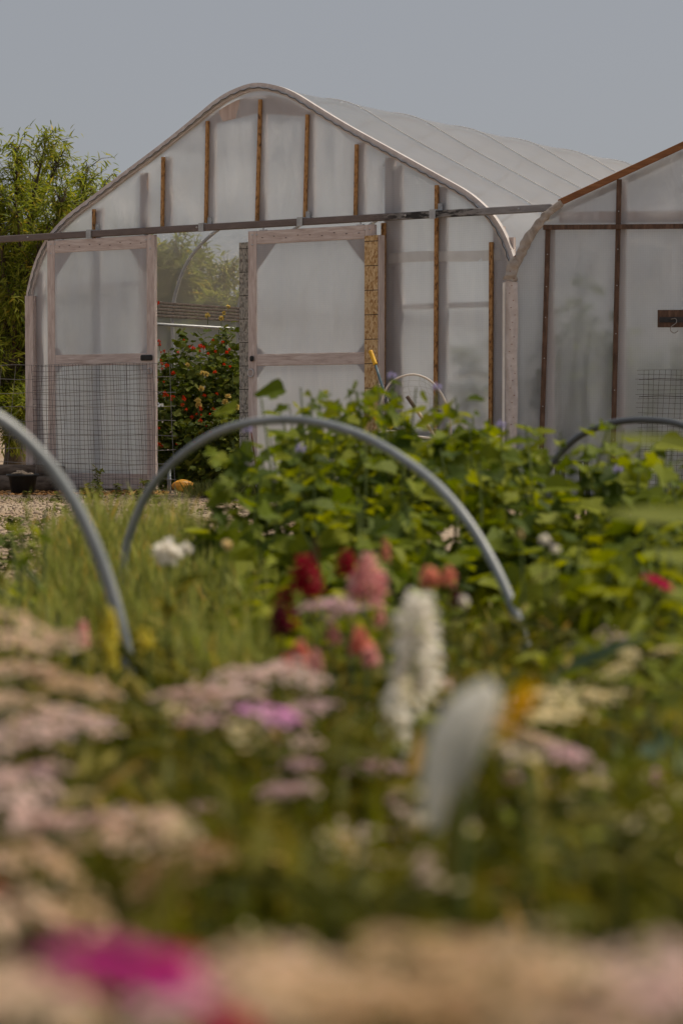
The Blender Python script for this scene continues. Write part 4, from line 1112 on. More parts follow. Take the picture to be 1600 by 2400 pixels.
# black metal plant stand
p = at(1312, 1150, 16.6); p.z = 0
sd = thing('plant_stand', 'black metal plant stand in front of the right greenhouse', 'stand', p)
for k in range(4):
    a = R(25 + 90 * k); r0, r1 = 0.15, 0.12
    MB().bar((r0 * math.cos(a), r0 * math.sin(a), 0), (r1 * math.cos(a), r1 * math.sin(a), 0.40), 0.032, 0.012, (math.sin(a), -math.cos(a), 0)).build('leg', 'black_metal', sd)
for z, rr in ((0.40, 0.125), (0.10, 0.15)):
    MB().tube([(rr * math.cos(2 * math.pi * k / 24), rr * math.sin(2 * math.pi * k / 24), z) for k in range(25)], 0.007, 6).build('ring', 'black_metal', sd, True)
for k in range(2):
    a = R(25 + 90 * k); MB().tube([(-.15 * math.cos(a), -.15 * math.sin(a), 0.10 + .012 * k), (.15 * math.cos(a), .15 * math.sin(a), 0.10 + .012 * k)], 0.006, 6).build('brace', 'black_metal', sd)
# wire panel leaning on the right greenhouse
wo = -0.16
q0 = B(1450, 1000, wo)
wp = thing('leaning_wire_mesh', 'square mesh wire panel leaning on the right greenhouse', 'wire mesh', Q.world((q0.x, wo, 0)), -TH2)
mb = MB(); zt_ = B(1480, 850, wo).z; Wd = 1.35
for k in range(28):
    z = zt_ * (1 - k / 28.0)
    mb.tube([Vector((0.04 + 0.012 * math.sin(k * 2.3) + Wd * j / 8, 0.10 * (z / zt_) - .02, z + .006 * math.sin(j + k) - 0.012 * j / 8)) for j in range(9)], 0.0018, 3)
mb.build('cross_wires', 'wire_dark', wp)['kind'] = 'stuff'
mb = MB()
for k in range(30):
    x = 0.05 + k * 0.045
    mb.tube([Vector((x + 0.05 * j / 6 - 0.006 * math.sin(k + j), 0.10 * j / 6 - .02, zt_ * j / 6 + .004)) for j in range(7)], 0.0018, 3)
for z in (zt_ * .93, zt_ * .80, zt_ * .60, zt_ * .4):
    mb.tube([Vector((0.06 + Wd * j / 8, 0.10 * z / zt_ - .028, z + .008 * math.sin(j * 1.4))) for j in range(9)], 0.0028, 4)
mb.build('upright_wires', 'wire_dark', wp)['kind'] = 'stuff'

# ------------------------------------------------------------------ weeds on the gravel
weed_me = []
for s in range(4):
    n = 60; z = rng.random(n) ** 1.2
    pos = np.stack([rng.normal(0, .16, n) * (1 - .5 * z), rng.normal(0, .16, n) * (1 - .5 * z), z * 0.9 + .02], 1)
    weed_me.append(scatter('weed_leaves', TS, pos, rand_dirs(n, -.2, .6), rand_ups(n, .4), rng.uniform(.14, .34, n), 'leaf_weed', None, 'mesh'))
weed_stem = MB().tube([(0, 0, 0), (.02, 0, .5), (0, .02, .9)], [.015, .012, .006], 5).mesh('weed_stem', 'green_stem')
def weed(vx, vy, d, h, wf=1.0, k=0, label='small leafy weed growing in the gravel'):
    p = at(vx, vy, d); t = thing('weed', label, 'weed', (p.x, p.y, 0), random.uniform(0, 6), 'weeds in the gravel')
    obj('foliage', weed_me[k % 4], t, None, None, (h * wf, h * wf, h)); obj('stem', weed_stem, t, None, None, (h, h, h))
for i, (vx, d, h, wf) in enumerate(((225, 20.2, .22, .6), (205, 20.0, .12, 1.0), (270, 20.4, .10, 1), (335, 19.6, .15, .9), (320, 19.4, .08, 1.2), (130, 19.6, .06, 2), (60, 20.3, .05, 2), (360, 19.0, .06, 2), (480, 17.5, .05, 2), (505, 18.6, .06, 2), (540, 16.3, .09, .8), (150, 17, .05, 2), (260, 14.2, .06, 2), (90, 13.2, .09, 1.5), (30, 14.0, .08, 1.6), (420, 15, .06, 2), (560, 14.4, .07, 2), (100, 11.5, .12, 1.4), (20, 10.6, .13, 1.4))):
    weed(vx, 1100, d, h * 1.35, wf, i)
n = 2600
c0 = at(520, 1110, 20.6)
pos = np.stack([c0.x + rng.normal(0, .15, n), c0.y + rng.normal(0, .20, n), rng.uniform(0, .02, n)], 1)
dr_ = rng.normal(0, .4, (n, 3)); dr_[:, 2] = 1
o = scatter('grass_tuft', T_quadleaf(.05), pos, dr_, rand_ups(n, 1), rng.uniform(.05, .17, n), 'leaf_weed'); tag(o, 'low dark grass tuft at the foot of the grey board strip', 'grass'); o['kind'] = 'stuff'
n = 9000
d = 10 + 10.5 * rng.random(n); vx = rng.uniform(-60, 640, n)
pos = np.stack([(vx * VS - 800) / FPX * d, d, np.zeros(n)], 1)
keep = (np.sin(pos[:, 0] * 2.3 + 1.1 * np.sin(pos[:, 1] * 1.7)) + np.sin(pos[:, 1] * 3.1 + pos[:, 0]) + rng.normal(0, .5, n)) > 0.95
pos = pos[keep]; n = len(pos)
dr_ = rng.normal(0, .8, (n, 3)); dr_[:, 2] = 1
o = scatter('ground_weeds', T_quadleaf(.14), pos, dr_, rand_ups(n, 1), rng.uniform(.015, .05, n), 'leaf_weed'); o['kind'] = 'stuff'

# ------------------------------------------------------------------ bed hoops
def hoop(label, pts, dfn, mat, rad=0.0128):
    w_ = [at(x, y, dfn(x)) for x, y in pts]
    for e in (0, -1):
        if w_[e].z > 0.02:
            foot = Vector((w_[e].x + (w_[e].x - w_[1 if e == 0 else -2].x) * 0.1, w_[e].y, -0.02)); w_ = ([foot] + w_) if e == 0 else (w_ + [foot])
    cc = curve(w_, 90)
    base = Vector(((cc[0].x + cc[-1].x) / 2, (cc[0].y + cc[-1].y) / 2, 0))
    o = MB().tube([p_ - base for p_ in cc], rad, 12).build('bed_hoop', mat, None, True, base)
    tag(o, label, 'hoop', 'pipe hoops over the flower bed')
h1 = [(308, 1640), (297, 1540), (275, 1430), (240, 1310), (190, 1190), (130, 1090), (60, 1010), (0, 962), (-70, 925), (-150, 905)]
h1 = h1 + [(-230, 900)] + [(-460 - x, y) for x, y in reversed(h1)]
hoop('thick grey pipe hoop at the left edge nearest the camera', h1, lambda x: 4.0, 'hoop_grey', 0.0120)
hoop('whole grey pipe hoop arching over the middle of the bed', [(283, 1350), (288, 1270), (304, 1210), (334, 1142), (375, 1086), (430, 1036), (500, 994), (570, 972), (640, 964), (700, 966), (760, 977), (840, 1005), (920, 1051), (1000, 1112), (1070, 1192), (1130, 1290), (1180, 1400), (1208, 1490), (1222, 1560)], lambda x: 6.0 - (x - 283) / 939 * 1.1, 'hoop_grey', 0.0113)
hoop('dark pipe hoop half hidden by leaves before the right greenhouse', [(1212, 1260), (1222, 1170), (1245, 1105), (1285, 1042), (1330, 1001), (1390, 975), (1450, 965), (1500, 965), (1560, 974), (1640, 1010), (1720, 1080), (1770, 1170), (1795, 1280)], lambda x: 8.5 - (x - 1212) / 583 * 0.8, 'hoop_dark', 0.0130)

# ================================================================== FLOWER BED
# ---- tall leafy plants with single leaves as parts
leaf_me = []
for s in range(4):
    tv, tf = T_broad(20 + s, 5 if s % 2 else 3, .34 + .04 * s, .30, .26)
    me = bpy.data.meshes.new('leaf'); me.from_pydata([tuple(v) for v in tv], [], tf); me.update(); me.materials.append(MATS['leaf_tall'])
    leaf_me.append(me)
lav_me = pom_mesh('petal_lavender', 18)
def tall_plant(vx, vy, d, nl, size, label, group, width=0.16, seed=0):
    r = random.Random(seed); top = at(vx, vy, d); h = max(top.z, .25)
    base = Vector((top.x + r.uniform(-.08, .08), d + r.uniform(-.08, .08), 0))
    t = thing('leafy_plant', label, 'plant', base, 0, group)
    lean = Vector((top.x - base.x, top.y - base.y, h))
    mid = lean * .5 + Vector((r.gauss(0, .03), r.gauss(0, .03), 0))
    stems = [curve([(0, 0, 0), mid, lean], 8)]
    for k in range(3):
        s0 = stems[0][r.randint(2, 5)]; a = r.uniform(0, 6.28)
        e = s0 + Vector((math.cos(a) * width, math.sin(a) * width, h * r.uniform(.2, .45)))
        e.z = min(e.z, h * .97)
        stems.append(curve([s0, s0.lerp(e, .5) + Vector((math.cos(a) * .03, math.sin(a) * .03, -.02)), e], 8))
    for k, c in enumerate(stems):
        MB().tube(c, [(0.007 if k == 0 else .0045) * (1 - .08 * i) for i in range(9)], 5, False).build('stem', 'green_stem', t, True)
    for j in range(nl):
        c = r.choice(stems); f = r.random() ** 0.7
        i = min(int(f * 8), 7); p = c[i].lerp(c[i + 1], f * 8 - i)
        a = r.uniform(0, 6.28); pl = r.uniform(.015, .07)
        dv = Vector((math.cos(a), math.sin(a), r.uniform(-.35, .45)))
        q = p + dv * pl
        if q.z < .03: q.z = .03
        sc = size * r.choice((.45, .7, .9, 1.1, 1.45)) * r.uniform(.85, 1.15) * (1.1 - .4 * f)
        o = bpy.data.objects.new('leaf', leaf_me[r.randint(0, 3)]); col.objects.link(o); o.parent = t
        yv = (dv + Vector((0, 0, r.uniform(-.7, 0.1)))).normalized(); zv = Vector((r.gauss(0, .6), r.gauss(-.35, .6), 1)); xv = yv.cross(zv).normalized(); zv = xv.cross(yv)
        M = Matrix((xv, yv, zv)).transposed().to_4x4()
        o.matrix_local = Matrix.Translation(q) @ M @ Matrix.Diagonal((sc, sc, sc, 1))
    return t
def TLG(vx, vy):
    if vx < 700: a = 'before the right sliding door'
    elif vx < 880: a = 'below the orange board strip'
    elif vx < 1060: a = 'before the net rings'
    elif vx < 1260: a = 'before the gap between the greenhouses'
    elif vx < 1460: a = 'before the black plant stand'
    else: a = 'before the leaning wire mesh'
    b = 'tallest green leafy plant' if vy < 990 else ('middle height green leafy plant' if vy < 1100 else 'low green leafy plant')
    return b + ' ' + a, b + 's ' + a
tp = [(1470, 985, 6.3), (1520, 1050, 6.0), (1585, 1030, 6.3), (1210, 1000, 6.2), (1150, 1010, 6.4), (600, 915, 6.6), (640, 935, 7.2), (690, 890, 6.9), (735, 895, 7.4), (780, 920, 6.7), (820, 900, 7.3), (865, 876, 6.9), (905, 880, 7.3), (955, 890, 6.8), (1000, 905, 7.1), (1045, 910, 6.7), (1085, 955, 7.2), (1125, 960, 6.6), (1165, 985, 7.0),
      (1205, 975, 6.5), (1240, 1010, 6.9), (1400, 968, 6.4), (1430, 985, 6.9), (1545, 1015, 6.6), (1500, 1050, 7.1), (1345, 1200, 6.8), (1290, 1205, 6.3),
      (610, 1030, 6.3), (680, 1010, 6.6), (760, 1030, 6.2), (840, 1010, 6.4), (920, 1040, 6.2), (1010, 1030, 6.4), (1100, 1060, 6.1), (1190, 1070, 6.2), (1255, 1170, 5.9), (1350, 1225, 5.9), (1430, 1120, 6.0), (1490, 1140, 5.8), (1560, 1090, 6.2),
      (720, 1120, 5.9), (820, 1120, 5.9), (640, 1160, 6.0), (930, 1150, 5.8), (1040, 1160, 5.7), (1140, 1200, 5.6), (1230, 1230, 5.4), (590, 1250, 6.1), (560, 1180, 6.6), (1330, 1250, 5.4), (1450, 1240, 5.3), (1550, 1230, 5.4), (700, 1230, 5.6), (860, 1220, 5.5), (990, 1250, 5.4)]
for i, (vx, vy, d) in enumerate(tp):
    if 1232 < vx < 1388 and vy < 1195: continue
    if 1000 < vx < 1290 and d < 5.9: d = 5.9 + .1 * (i % 4)
    tall_plant(vx, vy, d, 74 if vy < 1000 else 66, 0.078, *TLG(vx, vy), 0.09 if 1180 < vx < 1440 else 0.13, 100 + i)
for vx, vy, d in ((900, 862, 6.9), (568, 985, 6.3), (1003, 888, 6.7), (1418, 1078, 6.2), (1150, 975, 6.4), (690, 1030, 6.0)):
    p = at(vx, vy, d); t = thing('lavender_flower', 'tiny pale lavender bloom on top of the tall leafy plants', 'flower', p, 0, 'lavender blooms on the leafy plants')
    obj('petals', lav_me, t, None, None, (.028,) * 3); obj('stalk', stalk_mesh, t, None, None, (.03, .03, .07))
for i, (vx, vy, d) in enumerate(((490, 1185, 7.2), (570, 1235, 6.6), (530, 1320, 6.0), (575, 1310, 6.2))):
    tall_plant(vx, vy, d, 16, 0.07, 'sparse leafy shoot at the left end of the leafy plants', 'sparse leafy shoots', 0.09, 300 + i)
for i, (vx, vy, d) in enumerate(((105, 1165, 5.2), (25, 1200, 5.0))):
    tall_plant(vx, vy, d, 12, 0.055, ['slender leafy sprig rising over the gravel left of the feathery plants', 'thin sprig at the left edge against the gravel'][i], None, 0.05, 400 + i)

# ---- feathery plants
fea = []
for s in range(5):
    r = random.Random(50 + s); pos, dirs, sz = [], [], []
    st = MB()
    for k in range(38):
        a = r.uniform(0, 6.28); sp = r.uniform(0.02, .34); hh = r.uniform(.55, 1.05)
        b0_ = Vector((math.cos(a) * sp * .3, math.sin(a) * sp * .3, 0)); e = Vector((math.cos(a) * sp, math.sin(a) * sp, hh))
        c = curve([b0_, b0_.lerp(e, .55) * 1.0 + Vector((0, 0, .06)), e], 6)
        st.tube(c, [.006, .006, .005, .005, .004, .003, .002], 3, False)
        for j in range(26):
            f = r.uniform(.12, 1.0); i = min(int(f * 6), 5); p = c[i].lerp(c[i + 1], f * 6 - i)
            a2 = r.uniform(0, 6.28)
            pos.append(p); dirs.append((math.cos(a2) * .5, math.sin(a2) * .5, r.uniform(.7, 2.0))); sz.append(r.uniform(.08, .24))
    n = len(pos)
    fea.append((st.mesh('feather_stems', 'pale_stem'), scatter('feather_leaves', T_quadleaf(.032), np.array(pos), np.array(dirs), rand_dirs(n, -.3, .3), np.array(sz), 'leaf_feather', np.clip(rng.normal(.5, .25, n), 0, 1), 'mesh')))
def feather(vx, vy, d, k, label='feathery pale green plant with fine upright stems', group='feathery plants left of the middle hoop'):
    p = at(vx, vy, d); h = max(p.z, .15); t = thing('feathery_plant', label, 'plant', (p.x, p.y, 0), random.uniform(0, 6), group)
    w_ = min(h, .5) * random.uniform(.75, 1.05)
    obj('stems', fea[k % 5][0], t, None, None, (w_, w_, h)); obj('foliage', fea[k % 5][1], t, None, None, (w_, w_, h))
k = 0
for vx, vy, d in ((150, 1195, 7.6), (190, 1180, 7.3), (230, 1172, 7.6), (270, 1180, 7.2), (310, 1165, 7.7), (350, 1175, 7.3), (390, 1170, 7.6), (430, 1190, 7.4), (470, 1210, 7.6), (510, 1240, 7.2), (130, 1230, 6.9), (180, 1225, 6.7), (240, 1215, 6.8), (300, 1220, 6.6), (360, 1225, 6.8), (420, 1240, 6.6), (480, 1260, 6.7), (540, 1280, 6.5),
                  (115, 1300, 6.0), (170, 1290, 5.9), (230, 1290, 6.0), (290, 1300, 5.8), (350, 1295, 5.9), (410, 1300, 5.7), (470, 1310, 5.9), (530, 1320, 5.8), (580, 1350, 5.7), (60, 1340, 5.8), (10, 1345, 5.6), (-20, 1370, 5.2),
                  (100, 1370, 5.1), (170, 1375, 5.0), (240, 1380, 5.0), (320, 1380, 4.9), (400, 1375, 5.0), (480, 1385, 4.9), (560, 1400, 4.9), (40, 1400, 4.8), (150, 1430, 4.4), (260, 1440, 4.3), (360, 1440, 4.3), (460, 1440, 4.2), (560, 1450, 4.2), (60, 1450, 4.2), (500, 1480, 3.8), (400, 1490, 3.8), (600, 1500, 3.8)):
    if d < 4.7 and 180 < vx < 440: d = 5.0
    where = ('left of the near hoop' if vx < 200 else 'behind the near hoop' if vx < 330 else 'inside the middle hoop on its left' if vx < 460 else 'beside the red spikes')
    depth = 'farthest' if d > 7 else 'middle row' if d > 5.5 else 'near'
    feather(vx + random.uniform(-12, 12), vy - random.uniform(-6, 28), d, k, depth + ' feathery pale green plant ' + where, depth + ' feathery plants ' + where); k += 1

# ---- right hand green bushes
def BL(vx, d):
    return ('far' if d > 4.5 else 'near') + ' soft bright green bush ' + ('under the red flower spikes' if vx < 900 else 'within the right half of the middle hoop' if vx < 1200 else 'below the dark hoop' if vx < 1430 else 'at the right edge of the picture')
for i, (vx, vy, d) in enumerate(((1270, 1290, 5.8), (1340, 1270, 4.9), (1410, 1280, 4.6), (1480, 1260, 4.7), (1545, 1250, 4.6), (1600, 1240, 4.7), (1180, 1340, 5.9), (1100, 1330, 5.9), (1290, 1370, 4.1), (1330, 1380, 4.0), (1415, 1370, 5.4), (1520, 1400, 3.8), (1590, 1380, 3.9), (1180, 1430, 5.5), (1290, 1460, 3.5), (1370, 1460, 3.4), (1545, 1470, 3.3), (1590, 1470, 3.3), (1060, 1420, 5.6), (960, 1350, 4.6), (880, 1370, 4.6), (760, 1360, 4.8), (680, 1340, 5.0), (620, 1380, 4.9), (700, 1450, 4.2), (800, 1450, 4.2), (1000, 1470, 3.6))):
    if 940 < vx < 1420 and d < 5.3: d = 5.7 + .12 * (i % 4); vy = max(vy, 1290)
    p = at(vx, vy, d)
    leafy_column('green_bush', BL(vx, d), 'plant', (p.x, p.y, 0), max(p.z, .2), 0.16, 240, 0.085, 'leaf_right', T_lance(.13, .3) if i % 3 else TS, BL(vx, d) + ' group', 0.0, 5)

# ---- low cover between the flowers
n = 46000
d = 1.15 + 7.5 * rng.random(n) ** 1.15
vx = rng.uniform(-90, 1660, n)
hmax = np.interp(d, [1.0, 1.6, 2.4, 3.5, 5, 9], [.34, .30, .28, .25, .21, .16])
z = hmax * rng.random(n) ** 0.75
clump = np.sin(vx * .021 + d * 3.1) * np.sin(vx * .0137 - d * 4.3)
z *= 1 + 0.18 * clump
pos = np.stack([(vx * VS - 800) / FPX * d, d, z + .01], 1)
keep = ~((vx < 560) & (d > 7.3)); pos = pos[keep]; n = len(pos)
dr_ = rng.normal(0, .7, (n, 3)); dr_[:, 2] = rng.uniform(-.2, 1.0, n)
o = scatter('ground_cover', T_lance(.11, .2), pos, dr_, rand_ups(n, .8), rng.uniform(.035, .10, n), 'leaf_cover', np.clip(rng.normal(.45, .26, n), 0, 1)); o['kind'] = 'stuff'

n = 3600
d = 1.2 + 5.5 * rng.random(n) ** 1.1; vx = rng.uniform(-90, 1660, n)
pos = np.stack([(vx * VS - 800) / FPX * d, d, np.zeros(n)], 1)
dr_ = rng.normal(0, .16, (n, 3)); dr_[:, 2] = 1
kp = ~(((vx > 240) & (vx < 370) & (d < 4.3)) | ((vx > 1130) & (vx < 1300) & (d < 5.0))); pos = pos[kp]; dr_ = dr_[kp]; d = d[kp]; n = len(pos)
o = scatter('bed_stems', T_quadleaf(.014), pos, dr_, rand_dirs(n, -.1, .1), np.interp(d, [1.0, 1.6, 2.4, 3.5, 7], [.36, .37, .37, .32, .24]) * rng.uniform(.6, 1.1, n), 'leaf_right'); o['kind'] = 'stuff'
T_tiny = (np.array([(0, 0, 0), (-.5, .5, .1), (0, 1, 0), (.5, .5, .1)], float), [(0, 3, 2, 1)])
for mat_, nm, cnt in (('petal_cream', 'tiny_cream_blooms', 26), ('petal_pink', 'tiny_pink_blooms', 26)):
    P_ = []
    for k in range(cnt):
        d_ = random.uniform(1.5, 3.4); vx_ = random.uniform(-40, 1620)
        z_ = float(np.interp(d_, [1.5, 2.4, 3.4], [.40, .40, .35])) * random.uniform(.6, 1.1)
        if 240 < vx_ < 370: continue
        for j in range(14): P_.append(((vx_ * VS - 800) / FPX * d_ + random.gauss(0, .012), d_ + random.gauss(0, .012), z_ + random.gauss(0, .007)))
    m_ = len(P_)
    o = scatter(nm, T_tiny, np.array(P_), rand_dirs(m_, -.4, .6), rand_ups(m_, .5), rng.uniform(.006, .013, m_), mat_); o['kind'] = 'stuff'
# ---- flower builders
def deep(d, vy=0):
    return d if vy > 2180 else d * (1.35 - .35 * min(1, max(0, (d - 1.5) / 2)))
CACHE = {}
hexv = [(math.cos(k * 1.2566), .5 + math.sin(k * 1.2566) * .5, 0.10) for k in range(5)]
T_floret = (np.array([(0, .5, 0)] + hexv), [(0, 1 + k, 1 + (k + 1) % 5) for k in range(5)])
def umbel(mat, s):
    key = ('u', mat, s)
    if key not in CACHE:
        n = 112; a = rng.uniform(0, 6.28, n); r_ = np.sqrt(rng.random(n)) * (1 + .22 * np.sin(3 * a + s) + .15 * np.sin(5 * a + 2 * s))
        lump = .10 * np.sin(5 * r_ * np.cos(a) + s) * np.sin(5 * r_ * np.sin(a))
        pos = np.stack([r_ * np.cos(a), r_ * np.sin(a), .30 - .30 * r_ ** 2 + 1.2 * lump + rng.normal(0, .035, n)], 1)
        dr_ = rng.normal(0, 1, (n, 3)); dr_[:, 2] *= .25
        up = np.stack([pos[:, 0] * .5, pos[:, 1] * .5, np.ones(n)], 1) + rng.normal(0, .2, (n, 3))
        CACHE[key] = scatter('umbel', T_floret, pos - dr_ / np.linalg.norm(dr_, axis=1, keepdims=True) * .06, dr_, up, rng.uniform(.12, .19, n), mat, None, 'mesh')
    return CACHE[key]
sp_ = MB()
for k in range(14):
    a = k * 2.4; r_ = .25 + .6 * (k / 14)
    sp_.tube([(0, 0, -.75), (math.cos(a) * r_ * .6, math.sin(a) * r_ * .6, -.2), (math.cos(a) * r_, math.sin(a) * r_, .22 - .28 * r_ * r_)], .016, 3, False)
spokes = sp_.mesh('umbel_stalks', 'green_stem')
def spike(mat, s, slim=1.0):
    key = ('s', mat, s, slim)
    if key not in CACHE:
        n = 210; f = rng.random(n) ** .85; a = rng.uniform(0, 6.28, n); w_ = (.24 * (1 - (.45 if mat == 'petal_white' else .72) * f ** 1.8) + .02) * slim; rj = rng.uniform(.2, 1.15, n)
        pos = np.stack([np.cos(a) * w_ * rj, np.sin(a) * w_ * rj, f], 1)
        dr_ = np.stack([np.cos(a), np.sin(a), rng.uniform(-.4, .5, n)], 1) + rng.normal(0, .3, (n, 3))
        CACHE[key] = scatter('flower_spike', T_broad(70 + s, 3, .5, .3), pos, dr_, rand_ups(n, .5), rng.uniform(.4, .95, n) * w_, mat, None, 'mesh')
    return CACHE[key]
def daisy(mat, s, n=18, rows=2):
    key = ('d', mat, s)
    if key not in CACHE:
        P_, D_, S_ = [], [], []
        for q in range(rows):
            for k in range(n):
                a = 6.283 * (k + .5 * q) / n + random.uniform(-.06, .06)
                P_.append((math.cos(a) * .18, math.sin(a) * .18, .03 * q)); D_.append((math.cos(a), math.sin(a), .05 + .28 * q + random.uniform(-.08, .08))); S_.append((.82 - .2 * q) * random.uniform(.92, 1.06))
        m_ = len(P_)
        CACHE[key] = scatter('petals', T_lance(.22, .15), np.array(P_), np.array(D_), np.tile([0, 0, 1.0], (m_, 1)), np.array(S_), mat, None, 'mesh')
    return CACHE[key]
disc = MB().lathe([(.26, 0), (.25, .07), (.17, .13), (.0, .15)], 12).mesh('disc', 'squash_skin', True)
n = 26
fz = rng.random(n)
stemleaf = [scatter('stem_leaves', T_lance(.10, .25), np.stack([np.zeros(n), np.zeros(n), fz_ * .8 + .04], 1), rand_dirs(n, -.1, .7), rand_ups(n, .4), rng.uniform(.10, .26, n), 'leaf_cover', None, 'mesh') for fz_ in (rng.random(n), rng.random(n), rng.random(n))]
def flower(kind, mat, vx, vy, d, size, name, label, cat='flower', group=None, rot=None, slim=1.0, length=None, leaves=True):
    d0 = d; d = deep(d, vy); size *= d / d0
    if length: length *= d / d0
    top = at(vx, vy, d); r = random
    base = Vector((top.x + r.uniform(-.05, .05), d + r.uniform(-.03, .06), 0))
    t = thing(name, label, cat, base, 0, group)
    hd = top - base
    neck = Vector(hd)
    if kind == 'umbel': neck = hd - Vector((0, 0, size * .7))
    if kind == 'spike': neck = hd + Vector((0, 0, length * .9))
    rt = rot if rot else (r.gauss(.05, .2), r.gauss(0, .2), r.uniform(0, 6.28))
    MB().tube(curve([(0, 0, 0), neck * .5 + Vector((r.gauss(0, .015), r.gauss(0, .015), 0)), neck], 6), [.0042, .004, .0036, .0034, .003, .0026, .002], 5, False).build('stem', 'green_stem', t, True)
    if leaves:
        hh = max(hd.z, .1); o = obj('leaves', stemleaf[r.randint(0, 2)], t, None, (0, math.atan2(hd.x, hh) * .6, r.uniform(0, 6)), (hh * .8, hh * .8, hh))
    if kind == 'umbel':
        h = obj('flower_head', umbel(mat, r.randint(0, 2)), t, hd, rt, (size * .85, size * .85, size * r.uniform(.4, .65))); obj('umbel_stalks', spokes, h)
    elif kind == 'spike':
        obj('flower_spike', spike(mat, r.randint(0, 1), slim), t, hd, (r.gauss(0, .06), r.gauss(0, .06), r.uniform(0, 6)), (length, length, length))
    elif kind == 'daisy':
        h = obj('petals', daisy(mat, 0), t, hd, rt, (size, size, size)); obj('flower_centre', disc, h)
    elif kind == 'pom':
        obj('petals', CACHE.setdefault(('p', mat), pom_mesh(mat, 60)), t, hd, rt, (size * 2, size * 2, size * 2))
    return t

# spikes: (vx, top vy, bottom vy, depth, width factor, petals, label)
SP = [(703, 1275, 1365, 3.3, 1.25, 'petal_red', 'dark red flower spike left of the pink spike'), (795, 1262, 1322, 3.3, 1.2, 'petal_red', 'dark red flower spike touching the pink spike'),
      (655, 1345, 1445, 3.3, .85, 'petal_red', 'lowest of the three dark red flower spikes'), (722, 1230, 1300, 3.6, .4, 'petal_maroon', 'slim maroon budded spike above the red spikes'), (635, 1385, 1455, 3.2, 1.0, 'petal_maroon', 'maroon flower spike low on the left of the red spikes'),
      (842, 1270, 1390, 3.2, 1.0, 'petal_rose', 'pale pink flower spike beside the dark red ones'), (800, 1330, 1400, 3.45, .6, 'petal_maroon', 'maroon flower spike below the pale pink one'),
      (985, 1300, 1350, 3.5, 1.4, 'petal_peach', 'peach flower spike right of the pink ones, left of a pair'), (1028, 1302, 1345, 3.5, 1.2, 'petal_peach', 'peach flower spike, right of a pair'),
      (690, 1470, 1530, 2.9, 1.1, 'petal_salmon', 'salmon flower spike above the pale pink flat heads'), (828, 1440, 1500, 2.9, 1.2, 'petal_salmon', 'salmon flower spike left of the white spike'), (850, 1485, 1530, 2.8, 1.2, 'petal_rose', 'pink flower spike against the white spike'),
      (885, 1235, 1290, 3.9, .6, 'petal_peach', 'small peach spike above the pink spike'), (1045, 1355, 1400, 3.3, 1.1, 'petal_maroon', 'maroon flower spike under the peach pair'),
      (948, 1365, 1600, 1.9, .66, 'petal_white', 'tall thick white flower spike in the middle of the bed'), (905, 1570, 1730, 2.3, .6, 'petal_white', 'loose white flower spike left of the draped pale cloth'), (960, 1590, 1650, 2.35, .8, 'petal_white', 'short white flower spike under the tall white one'),
      (246, 1395, 1485, 3.1, .75, 'petal_yellow', 'yellow flower spike left of the near hoop'), (334, 1440, 1492, 3.1, 1.15, 'petal_yellow', 'yellow flower spike right of the near hoop'), (256, 1470, 1535, 3.0, .8, 'petal_yellow', 'lower yellow flower spike left of the near hoop'),
      (185, 1425, 1485, 3.2, .9, 'petal_rose', 'small pink flower spike left of the yellow ones'), (765, 1430, 1480, 3.0, .9, 'petal_rose', 'pink flower spike between the two salmon spikes'), (725, 1490, 1540, 2.8, .9, 'petal_rose', 'pink flower spike right of the left salmon spike'), (870, 1395, 1440, 3.2, .9, 'petal_rose', 'small pink spike under the pale pink spike'), (660, 1500, 1550, 2.7, .8, 'petal_salmon', 'small salmon spike left of the salmon spikes'),
      (1195, 1215, 1235, 4.2, 1.0, 'petal_cream', 'tiny cream spike beside the right part of the hoop')]
for vx, vt, vb_, d, slim, mat, lab in SP:
    L1 = (vb_ - vt) * VS / FPX * d
    flower('spike', mat, vx, vb_, d, 0, 'flower_spike_plant', lab, 'flower', None, None, slim, L1, True)
# single blooms
SG = [('pom', 'petal_white', 385, 1268, 4.4, .028, 'large white bloom by the feathery plants'), ('pom', 'petal_white', 427, 1260, 4.5, .013, 'small white bloom right of the large white bloom'), ('pom', 'petal_cream', 521, 1252, 4.6, .011, 'small cream bud at the right end of the feathery plants'),
      ('daisy', 'petal_crimson', 1510, 1338, 3.8, .036, 'crimson daisy at the right edge over the green bushes'), ('daisy', 'petal_magenta', 285, 2240, .80, .040, 'large magenta flower blurred at the bottom left'), ('daisy', 'petal_crimson', 385, 2215, .98, .020, 'dark pink flower just behind the large magenta flower'), ('pom', 'petal_crimson', 520, 2395, .80, .012, 'dark crimson flower cut by the bottom edge'),
      ('daisy', 'petal_salmon', -5, 2050, 1.2, .026, 'salmon flower cut by the left edge'), ('pom', 'petal_white', 1062, 1383, 3.3, .010, 'white bloom beside the maroon spike'), ('pom', 'petal_lilac', 1530, 1805, 2.2, .02, 'pink bloom at the right edge by the big leaf'),
      ('pom', 'petal_white', 960, 1900, 1.7, .011, 'white bloom low in the bed under the pale cloth, left of a pair'), ('pom', 'petal_white', 1020, 1915, 1.7, .012, 'white bloom low in the bed under the pale cloth, right of a pair'), ('pom', 'petal_lilac', 1008, 2055, 1.7, .013, 'small lilac bloom deep in the shaded bed'), ('pom', 'petal_white', 1250, 1240, 4.0, .010, 'white bloom in the leaves right of the hoop'), ('pom', 'petal_white', 1275, 1262, 4.0, .008, 'small white bloom just below the white bloom right of the hoop')]
for kind, mat, vx, vy, d, s, lab in SG:
    flower(kind, mat, vx, vy, d, s, 'bloom', lab, 'flower', None, (R(25), R(8), random.uniform(0, 6)) if kind == 'daisy' else None)
